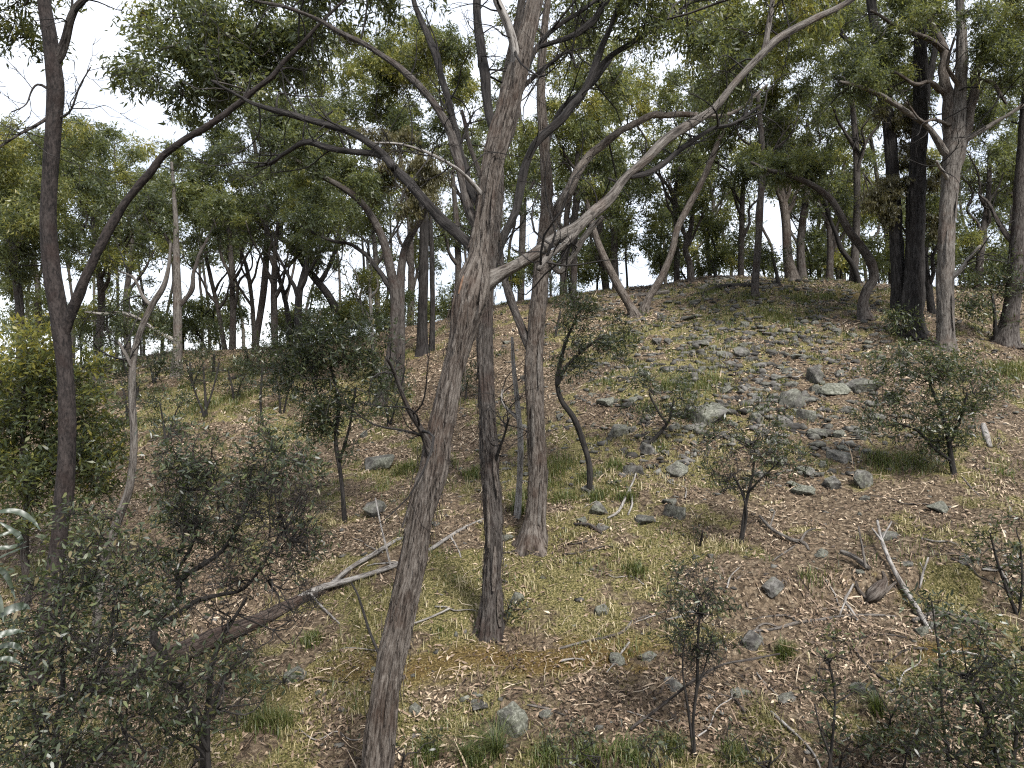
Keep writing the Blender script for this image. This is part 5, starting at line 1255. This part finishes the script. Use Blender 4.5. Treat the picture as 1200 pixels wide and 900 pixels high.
# scree: thick in the band below the crest, thinner elsewhere
r2 = np.random.default_rng(77)
cnt = 0
while cnt < 262:
    if r2.random() < 0.62:
        px, py = r2.normal(885, 110), r2.normal(440, 58)
    elif r2.random() < 0.5:
        px, py = r2.uniform(640, 1080), r2.uniform(345, 560)
    else:
        px, py = r2.uniform(330, 1190), r2.uniform(400, 850)
    if py < 350 or py > 880 or px < 300 or px > 1195:
        continue
    g = hit(px, py)
    if g[1] > 27:
        continue
    m = float(0.10 + 0.34 * r2.random() ** 2.2)
    if py > 600:
        m *= 0.55
    k = int(r2.integers(10))
    form = 'flat weathered slab' if k in (0, 4, 6, 9) else ('blocky weathered rock' if k in (3, 7) else 'low weathered rock')
    size_w = 'Large' if m > 0.28 else ('Medium' if m > 0.17 else 'Small')
    where = 'in the scree below the crest' if py < 520 and px > 700 else ('bedded in the litter low on the slope' if py > 600 else ('on the slope right of the scree' if px > 1040 else 'on the slope between the big trunks and the scree'))
    rock(px, py, m * F / g[1], k, r2.random() * 6.3, f'{size_w.lower()} {form} {where}', f'{size_w.lower()} {form}s {where}', 0.8 + 0.7 * r2.random(), (r2.random() - 0.5) * 0.6, g)
    cnt += 1

# pebbles and stone chips too many to count
def pebbles(n):
    shapes = []
    for k in range(6):
        bm = bmesh.new()
        for p in np.random.default_rng(900 + k).normal(size=(11, 3)):
            q = p / np.linalg.norm(p)
            bm.verts.new(q)
        bmesh.ops.convex_hull(bm, input=bm.verts)
        bmesh.ops.triangulate(bm, faces=bm.faces)
        bm.verts.index_update()
        shapes.append((np.array([v.co[:] for v in bm.verts]), np.array([[v.index for v in f.verts] for f in bm.faces])))
        bm.free()
    x, y = scatter(n, 5.6, 26)
    u = 600 + x / y * F
    w = np.exp(-0.5 * (((u - 870) / 175) ** 2)) * smooth(10.5, 13, y)
    keep = rng.random(n) < 0.07 + 0.72 * w
    x, y, w = x[keep], y[keep], w[keep]; n = len(x)
    z = H(x, y)
    s = (0.018 + 0.085 * rng.random(n) ** 2.6) * (0.6 + 1.0 * w)
    sc = np.stack([s * (0.8 + 0.7 * rng.random(n)), s * (0.6 + 0.5 * rng.random(n)), s * (0.3 + 0.4 * rng.random(n))], 1)
    a = rng.random(n) * 6.28
    kind = rng.integers(0, 6, n)
    VV, FF, off = [], [], 0
    for k, (V0, F0) in enumerate(shapes):
        m = kind == k
        c_ = int(m.sum())
        J = V0[None] * sc[m][:, None, :]
        ca, sa = np.cos(a[m])[:, None], np.sin(a[m])[:, None]
        V = np.stack([J[..., 0] * ca - J[..., 1] * sa + x[m][:, None], J[..., 0] * sa + J[..., 1] * ca + y[m][:, None], J[..., 2] + 0.3 * J[..., 0] * (rng.random((c_, 1)) - 0.5) + z[m][:, None] + s[m][:, None] * 0.1], 2).reshape(-1, 3)
        FF.append((F0[None] + (np.arange(c_) * len(V0))[:, None, None]).reshape(-1, 3) + off)
        VV.append(V); off += len(V)
    link('pebbles', make_mesh('pebbles', np.vstack(VV), [np.vstack(FF)], MAT_ROCK, None, False), None, kind='stuff', label='small angular stones and chips strewn through the litter', category='pebbles')
pebbles(34000)

# ---------------------------------------------------------------- leaf litter
def litter(n):
    x, y = scatter(n, 5.0, 27.5, 1.05)
    m, r = moss_at(x, y)
    bare = fbm2(x, y, 1.1, 88, 4, 0.6)
    keep = rng.random(n) < np.clip(1.1 - 0.65 * m, 0.38, 1) * np.clip((bare - 0.36) * 4.0, 0.22, 1)
    x, y = x[keep], y[keep]; n = len(x)
    nrm = slope_normal(x, y) + rng.normal(size=(n, 3)) * 0.42
    ax = rng.normal(size=(n, 3)); nrm = unit(nrm)
    ax = ax - nrm * np.sum(ax * nrm, 1)[:, None]
    L = (0.016 + 0.072 * rng.random(n) ** 2.6) * (0.92 + 0.025 * y); W = np.minimum(L * (0.18 + 0.36 * rng.random(n) ** 1.5), 0.026)
    strip = rng.random(n) < 0.015
    L = np.where(strip, 0.12 + 0.28 * rng.random(n), L); W = np.where(strip, 0.010 + 0.012 * rng.random(n), W)
    P = np.stack([x, y, H(x, y) + 0.004 + 0.028 * rng.random(n)], 1)
    patch = fbm2(x, y, 1.3, 61, 3)
    t = np.clip(rng.normal(0.43, 0.22, n) + (patch - 0.5) * 0.8, 0, 0.9)
    far = y > 13.5
    V, Fc = leaf_arrays(P[~far], L[~far], W[~far], ax[~far], nrm[~far], fold=0.35)
    V2, F2 = leaf_arrays(P[far], L[far], W[far] * 1.5, ax[far], nrm[far], tri=True)
    tt = np.concatenate([np.repeat(t[~far], 4), np.repeat(t[far], 3)])
    link('leaf_litter', make_mesh('leaf_litter', np.vstack([V, V2]), [Fc, F2 + len(V)], LITTER, {'tint': tt}, False), None, kind='stuff', label='dry pinkish-brown eucalypt leaf litter covering the slope', category='leaf litter')
litter(520000)

# ---------------------------------------------------------------- grass
def blades(x, y, hgt, wid, tint, lean=0.5):
    n = len(x)
    z = H(x, y) - 0.01
    a = rng.random(n) * 6.28
    lv = np.stack([np.cos(a), np.sin(a), np.zeros(n)], 1) * (lean * rng.random(n))[:, None]
    sd_ = np.stack([-np.sin(a), np.cos(a), np.zeros(n)], 1) * wid[:, None] * 0.5
    P = np.stack([x, y, z], 1)
    up = np.array([0, 0, 1.0])
    mid = P + (up + lv * 0.5) * (hgt * 0.55)[:, None]
    tip = P + (up * 0.82 + lv * 1.5) * hgt[:, None]
    V = np.stack([P - sd_, P + sd_, mid + sd_ * 0.7, tip, mid - sd_ * 0.7], 1).reshape(-1, 3)
    i = np.arange(n)[:, None] * 5
    return V, i + np.array([[0, 1, 2, 4]]), i + np.array([[4, 2, 3]]), np.repeat(tint, 5)

def grass():
    # short turf and moss fringe where the moss patches lie
    x, y = scatter(230000, 5.4, 26.5)
    m, r = moss_at(x, y)
    k = rng.random(len(x)) < np.clip((m - 0.3) * 1.4, 0, 0.7)
    x, y, m, r = x[k], y[k], m[k], r[k]
    n = len(x)
    straw = fbm2(x, y, 0.7, 19, 3)
    cl = fbm2(x, y, 4.5, 23, 2)
    kk = rng.random(n) < np.clip((cl - 0.42) * 6, 0.03, 1)
    x, y, m, r, straw, cl = x[kk], y[kk], m[kk], r[kk], straw[kk], cl[kk]
    n = len(x)
    far = smooth(9.5, 15, y)
    t = np.clip(0.86 - 0.42 * far + (straw - 0.5) * 0.9 + rng.normal(size=n) * 0.17, 0, 1)
    h = (0.018 + 0.16 * np.clip(cl - 0.40, 0, 0.5) + 0.035 * rng.random(n)) * (1 + 0.04 * y) * np.where(r > 0.4, 0.5, 1); w = 0.006 + 0.0007 * y + 0.004 * rng.random(n)
    parts = [blades(x, y, h, w, t, 0.7)]
    # green tufts
    tufts = [(655, 545, 26, .9), (648, 555, 20, .9), (560, 558, 16, .8), (745, 672, 14, .6), (662, 585, 20, .8), (690, 560, 16, .7), (720, 550, 14, .7), (800, 450, 30, .9), (825, 455, 28, .9), (840, 448, 20, .9), (785, 455, 16, .8),
             (905, 372, 24, 1), (915, 376, 18, 1), (1045, 548, 36, .7), (1070, 545, 30, .7), (1030, 540, 18, .7), (470, 555, 14, .9), (480, 552, 12, .9), (640, 570, 20, .8), (610, 585, 14, .8), (555, 560, 14, .8), (700, 585, 14, .7), (735, 585, 12, .7),
             (760, 480, 14, .8), (735, 400, 18, .7), (1180, 432, 18, 1), (1185, 440, 14, 1), (270, 470, 20, 1), (285, 465, 20, 1), (240, 475, 14, 1), (940, 355, 18, .8), (970, 350, 16, .8), (880, 350, 18, .8), (830, 345, 14, .8), (330, 850, 16, .7), (365, 755, 12, .6), (610, 600, 12, .7),
             (790, 880, 14, .6), (740, 890, 22, .5), (690, 890, 24, .5), (640, 895, 22, .5), (560, 895, 22, .5), (860, 890, 16, .7), (300, 850, 20, .7), (500, 890, 18, .5), (920, 770, 9, .6), (525, 545, 14, .8)]
    for px, py, wpx, br in tufts:
        g = hit(px, py)
        R = wpx * g[1] / F
        n = 260
        x = g[0] + rng.normal(size=n) * R * 0.5; y = g[1] + rng.normal(size=n) * R * 0.5
        h = (0.07 + 0.10 * rng.random(n)) * (1 + 0.02 * g[1]); w = np.full(n, 0.006 + 0.0005 * g[1])
        t = np.clip(0.25 + 0.25 * br + rng.normal(size=n) * 0.12, 0, 0.8)
        parts.append(blades(x, y, h, w, t, 0.8))
    # scattered random tufts
    xs, ys = scatter(1100, 5.5, 26)
    ms, _ = moss_at(xs, ys)
    for gx_, gy_ in zip(xs[ms > 0.3], ys[ms > 0.3]):
        n = int(rng.integers(18, 75))
        R = 0.05 + 0.13 * rng.random()
        x = gx_ + rng.normal(size=n) * R; y = gy_ + rng.normal(size=n) * R
        parts.append(blades(x, y, (0.05 + 0.10 * rng.random(n)) * rng.uniform(0.5, 1.3), np.full(n, 0.006 + 0.0006 * gy_), np.clip(rng.normal(0.52, 0.2) + rng.normal(size=n) * 0.14, 0, 1), 0.9))
    off = 0; VV, Q, T3, TT = [], [], [], []
    for V, q, t3, tt in parts:
        VV.append(V); Q.append(q + off); T3.append(t3 + off); TT.append(tt); off += len(V)
    link('grass', make_mesh('grass', np.vstack(VV), [np.vstack(Q), np.vstack(T3)], GRASS, {'tint': np.concatenate(TT)}, False), None, kind='stuff', label='short green and straw-coloured grass growing between the litter and rocks', category='grass')
grass()

def tussock(px, py, hpx, n, label):
    g = hit(px, py)
    hm = hpx * g[1] / F
    root_ = thing('grass_tussock', label, 'tussock', g)
    x = g[0] + rng.normal(size=n) * hm * 0.10; y = g[1] + rng.normal(size=n) * hm * 0.10
    V, q, t3, tt = blades(x, y, hm * (0.6 + 0.7 * rng.random(n)), np.full(n, 0.007), np.clip(rng.normal(0.25, 0.2, n), 0, 1), 1.5)
    link('blades', make_mesh('blades', V - g, [q, t3], GRASS, {'tint': tt}, False), root_, kind='stuff')
tussock(1028, 838, 34, 150, 'dark drooping grass tussock on the stony bank')
tussock(582, 885, 36, 170, 'long-bladed tussock beneath the pale-green lichen boulder')
tussock(545, 893, 24, 110, 'shaggy tussock left of the pale-green lichen boulder')

# ---------------------------------------------------------------- fallen wood
def ground_line(pts, lift=0.0):
    """traced stick lying on the ground: (px, py, w[, lift m])"""
    out = []
    for p in pts:
        lf = (p[3] if len(p) > 3 else 0.0) + lift
        g = hit(p[0], p[1], lf)
        r = 0.5 * p[2] * (0.66 if p[2] < 12 else 0.95) * g[1] / F
        out.append([g[0], g[1], g[2] + r * 0.6 + lf, r])
    return np.array(out)

def fallen(name, label, cat, main, twigs_=(), mat=DEADWOOD, ns=10, lump=0.12, ridge=0.0, group=None, step=0.05, parts_name='branch'):
    P = ground_line(main)
    root = thing(name, label, cat, P[0, :3] - np.array([0, 0, P[0, 3]]), group)
    org = np.array(root.location)
    S = catmull(P, step)
    link('stem', tubes_mesh('stem', [S], mat, ns, rng.random() * 20, lump, ridge, org), root)
    for tw in twigs_:
        Pt = ground_line(tw)
        link(parts_name, tubes_mesh(parts_name, [catmull(Pt, step)], mat, max(6, ns - 3), rng.random() * 20, lump, 0.0, org), root)
    return root

fallen('fallen_log', 'fallen brown log lying through the shrubs, splitting into pale branches', 'log',
       [(95, 815, 28), (150, 800, 30), (205, 778, 28), (255, 755, 24), (310, 730, 18), (355, 705, 14), (390, 690, 11)],
       [], mat=BARK_LOG, ns=28, ridge=0.10, lump=0.08)
fallen('fallen_branch', 'bleached forked branch running from the fallen log behind the leaning tree', 'branch',
       [(340, 708, 9, 0.05), (375, 692, 11, 0.08), (410, 682, 10, 0.06), (460, 666, 8, 0.05), (500, 648, 7), (540, 622, 6), (580, 604, 5)],
       [[(385, 690, 9, 0.08), (410, 668, 8, 0.06), (440, 650, 8, 0.05), (462, 636, 6), (490, 625, 4)], [(458, 666, 4, 0.05), (452, 640, 4, 0.25), (446, 615, 3, 0.45), (440, 585, 3, 0.6)], [(362, 696, 5, 0.08), (380, 715, 4, 0.03), (398, 732, 3)], [(528, 630, 4), (537, 645, 3), (540, 655, 3)]], ns=12)
fallen('fallen_branch', 'charred thin branch propped against the foot of the leaning tree', 'branch', [(445, 770, 5, 0.12), (432, 738, 5, 0.22), (420, 700, 4, 0.35), (412, 684, 3, 0.4)], mat=BARK_BLACK)
fallen('fallen_branch', 'bleached pale branch slanting down the slope at the right', 'branch',
       [(1028, 612, 4, 0.15), (1035, 640, 6, 0.12), (1048, 672, 8, 0.1), (1062, 695, 9, 0.08), (1075, 715, 9, 0.05), (1085, 732, 7, 0.03), (1092, 742, 4)], [[(1034, 636, 4, 0.14), (1022, 620, 3, 0.2)], [(1034, 632, 3, 0.14), (1045, 612, 3, 0.3)]], ns=12)
fallen('fallen_branch', 'thick short pale limb pointing up the slope by the split stump', 'branch', [(1018, 668, 9, 0.05), (1000, 655, 9, 0.08), (985, 648, 8, 0.1)], [[(1015, 668, 5, 0.06), (1010, 640, 4, 0.3), (1006, 618, 3, 0.5)]], mat=BARK_PALE)
fallen('tree_stump', 'split broken stump with a charred hollow side among the fallen branches', 'stump', [(1016, 708, 9, 0.0), (1024, 704, 17, 0.05), (1032, 694, 15, 0.10), (1037, 682, 9, 0.14), (1034, 674, 5, 0.2)], [[(1016, 706, 8), (1006, 696, 6, 0.04), (1003, 686, 4, 0.1)], [(1032, 700, 8, 0.05), (1044, 690, 6, 0.1), (1050, 683, 3, 0.12)]], mat=BARK_GREY, ns=22, ridge=0.10, lump=0.35, parts_name='splinter')
fallen('fallen_branch', 'pale broken limb lying level at the right end of the branch pile', 'branch', [(1070, 730, 9), (1100, 722, 9, 0.03), (1130, 728, 8, 0.03), (1162, 736, 7)], [[(1100, 722, 7, 0.04), (1088, 712, 6, 0.05)], [(1095, 728, 7), (1080, 722, 6)]], ns=12, mat=BARK_PALE)
fallen('fallen_branch', 'white forked twig standing up from the branch pile', 'branch', [(1005, 728, 4, 0.03), (997, 716, 5, 0.10), (990, 706, 5, 0.18), (996, 694, 4, 0.28), (1000, 686, 3, 0.33)], [[(990, 707, 3, 0.18), (984, 722, 3, 0.08)]])
fallen('fallen_branch', 'long grey crooked branch lying along the foot of the cut bank', 'branch', [(868, 755, 4), (880, 742, 5), (905, 740, 5), (935, 732, 6), (962, 728, 6), (985, 724, 5), (1020, 722, 5), (1050, 724, 4)], [[(880, 745, 4), (895, 732, 4), (915, 738, 3)], [(935, 732, 4), (920, 722, 4), (880, 726, 3)], [(890, 742, 3), (895, 758, 3)]], mat=BARK_PALE)
fallen('fallen_branch', 'long thin brown stick slanting up past the tall thin wattle', 'branch', [(738, 856, 5, 0.03), (765, 836, 5, 0.10), (790, 818, 5, 0.2), (812, 800, 5, 0.3), (845, 782, 4, 0.4), (880, 774, 4, 0.42), (914, 768, 3, 0.42)], mat=BARK_BROWN)
fallen('fallen_branch', 'pale curved branch lying in the open above the rusty moss band', 'branch', [(655, 762, 4), (680, 755, 5), (705, 750, 5), (730, 742, 5), (740, 730, 4), (760, 722, 3), (785, 718, 3)], [[(735, 740, 4), (740, 728, 3)]], mat=BARK_PALE)
fallen('fallen_branch', 'dark forked branch lying below the open wattle', 'branch', [(890, 606, 5, 0.05), (905, 622, 6, 0.05), (925, 633, 7, 0.04), (942, 638, 7), (948, 646, 4)], [[(938, 636, 5, 0.03), (945, 625, 4, 0.08), (955, 620, 3, 0.12)], [(940, 636, 4), (920, 648, 4), (905, 658, 3)], [(902, 620, 3, 0.05), (908, 600, 3, 0.2)]], mat=BARK_PALE)
fallen('fallen_branch', 'white forked stick lying beside the greenish boulder', 'branch', [(712, 608, 4), (725, 600, 5, 0.03), (735, 580, 4, 0.05), (742, 565, 3, 0.08), (745, 556, 3, 0.1)], [[(738, 575, 4, 0.06), (741, 590, 4, 0.02), (736, 604, 3)]])
fallen('fallen_log', 'black charred log lying on the crest', 'log', [(825, 345, 8), (838, 340, 10), (858, 337, 10), (878, 336, 8), (890, 334, 5)], [[(850, 339, 5), (856, 335, 4, 0.1)]], mat=BARK_DARK, ns=14, ridge=0.15)
fallen('fallen_log', 'grey log lying across the slope behind the V of leaning stems', 'log', [(732, 350, 7), (748, 348, 8), (766, 346, 8), (784, 343, 8)], mat=BARK_PALE, ns=12, ridge=0.06)
fallen('fallen_log', 'dark burnt log end on the bank below the thin crest trunks', 'log', [(268, 446, 7), (278, 443, 6), (292, 438, 4)], mat=BARK_DARK, ns=12)
fallen('fallen_log', 'grey fallen pole lying at the foot of the pale pole trunk', 'log', [(180, 440, 6), (196, 434, 6), (212, 428, 4)], mat=BARK_PALE, ns=10)
fallen('fallen_branch', 'dark curved branch lying upslope right of the flared trunk', 'branch', [(672, 615, 4), (690, 617, 6, 0.02), (705, 626, 5)], mat=BARK_BROWN)
fallen('fallen_branch', 'short dark stick below the pale-green lichen boulder', 'branch', [(618, 828, 4), (640, 832, 5), (662, 840, 4)], mat=BARK_PALE)
fallen('fallen_branch', 'small pale stick in the litter by the fallen pale branch', 'branch', [(1078, 692, 3, 0.02), (1082, 672, 4, 0.08), (1088, 655, 3, 0.16)], [[(1083, 672, 2, 0.08), (1078, 660, 2, 0.14)]])
fallen('fallen_branch', 'reddish thin stick along the rusty moss under the branch pile', 'branch', [(1000, 752, 3), (1030, 744, 4), (1062, 748, 3)], mat=BARK_BROWN)
fallen('fallen_branch', 'dead stick beside the broad dark wattle pointing down to the litter', 'branch', [(1128, 560, 3), (1138, 572, 3), (1148, 582, 2)], mat=BARK_PALE)
fallen('fallen_branch', 'bleached jagged wood chunk right of the broad dark wattle', 'branch', [(1152, 500, 9), (1156, 515, 11), (1160, 525, 7)], mat=DEADWOOD)

# loose sticks
r3 = np.random.default_rng(5)
for i in range(60):
    px, py = r3.uniform(330, 1190), r3.uniform(430, 870)
    g = hit(px, py)
    ln = r3.uniform(0.25, 0.9); a = r3.uniform(0, 6.28)
    n = 5
    t = np.linspace(-0.5, 0.5, n)
    x = g[0] + np.cos(a) * ln * t + r3.normal(size=n) * ln * 0.05; y = g[1] + np.sin(a) * ln * t + r3.normal(size=n) * ln * 0.05
    r0 = r3.uniform(0.006, 0.014)
    P = np.stack([x, y, H(x, y) + r0 + 0.012, r0 * (1.1 - 0.6 * (t + 0.5))], 1)
    S = catmull(P, 0.06)
    org = P[0, :3]
    pale = r3.random() < 0.6
    me = tubes_mesh('stick', [S], DEADWOOD if pale else BARK_BROWN, 7, r3.random() * 9, 0.12, 0.0, org)
    o = link('stick', me, None, category='stick', group='loose sticks on the slope',
             label='bleached loose stick lying in the leaf litter, one of many' if pale else 'brown loose stick lying in the leaf litter, one of many')
    o.location = org

def twig_scatter(n):
    x, y = scatter(n, 5.3, 24)
    a = rng.random(n) * 6.28; ln = 0.06 + 0.22 * rng.random(n) ** 2; r = 0.0025 + 0.0035 * rng.random(n) + 0.00012 * y
    VV, FF = [], []
    t = np.array([-0.5, 0, 0.5])
    bend = rng.normal(size=n) * 0.08
    for k in range(3):
        cx = x + np.cos(a) * ln * t[k] - np.sin(a) * ln * bend * (k == 1); cy = y + np.sin(a) * ln * t[k] + np.cos(a) * ln * bend * (k == 1)
        cz = H(cx, cy) + 0.022 + 0.01 * (k == 1)
        rr = r * (1.1 - 0.35 * k)
        for j in range(3):
            b = j * 2.094
            VV.append(np.stack([cx - np.sin(a) * rr * math.cos(b), cy + np.cos(a) * rr * math.cos(b), cz + rr * math.sin(b)], 1))
    V = np.stack(VV, 1).reshape(-1, 3)
    i = np.arange(n)[:, None] * 9
    for k in range(2):
        for j in range(3):
            j2 = (j + 1) % 3
            FF.append(i + np.array([[k * 3 + j, k * 3 + j2, k * 3 + 3 + j2, k * 3 + 3 + j]]))
    tint = np.repeat(np.clip(rng.normal(0.6, 0.28, n), 0, 1), 9)
    link('fallen_twigs', make_mesh('fallen_twigs', V, [np.vstack(FF)], LITTER, {'tint': tint}), None, kind='stuff', label='fine grey and brown twigs strewn over the whole slope', category='twigs')
twig_scatter(7500)
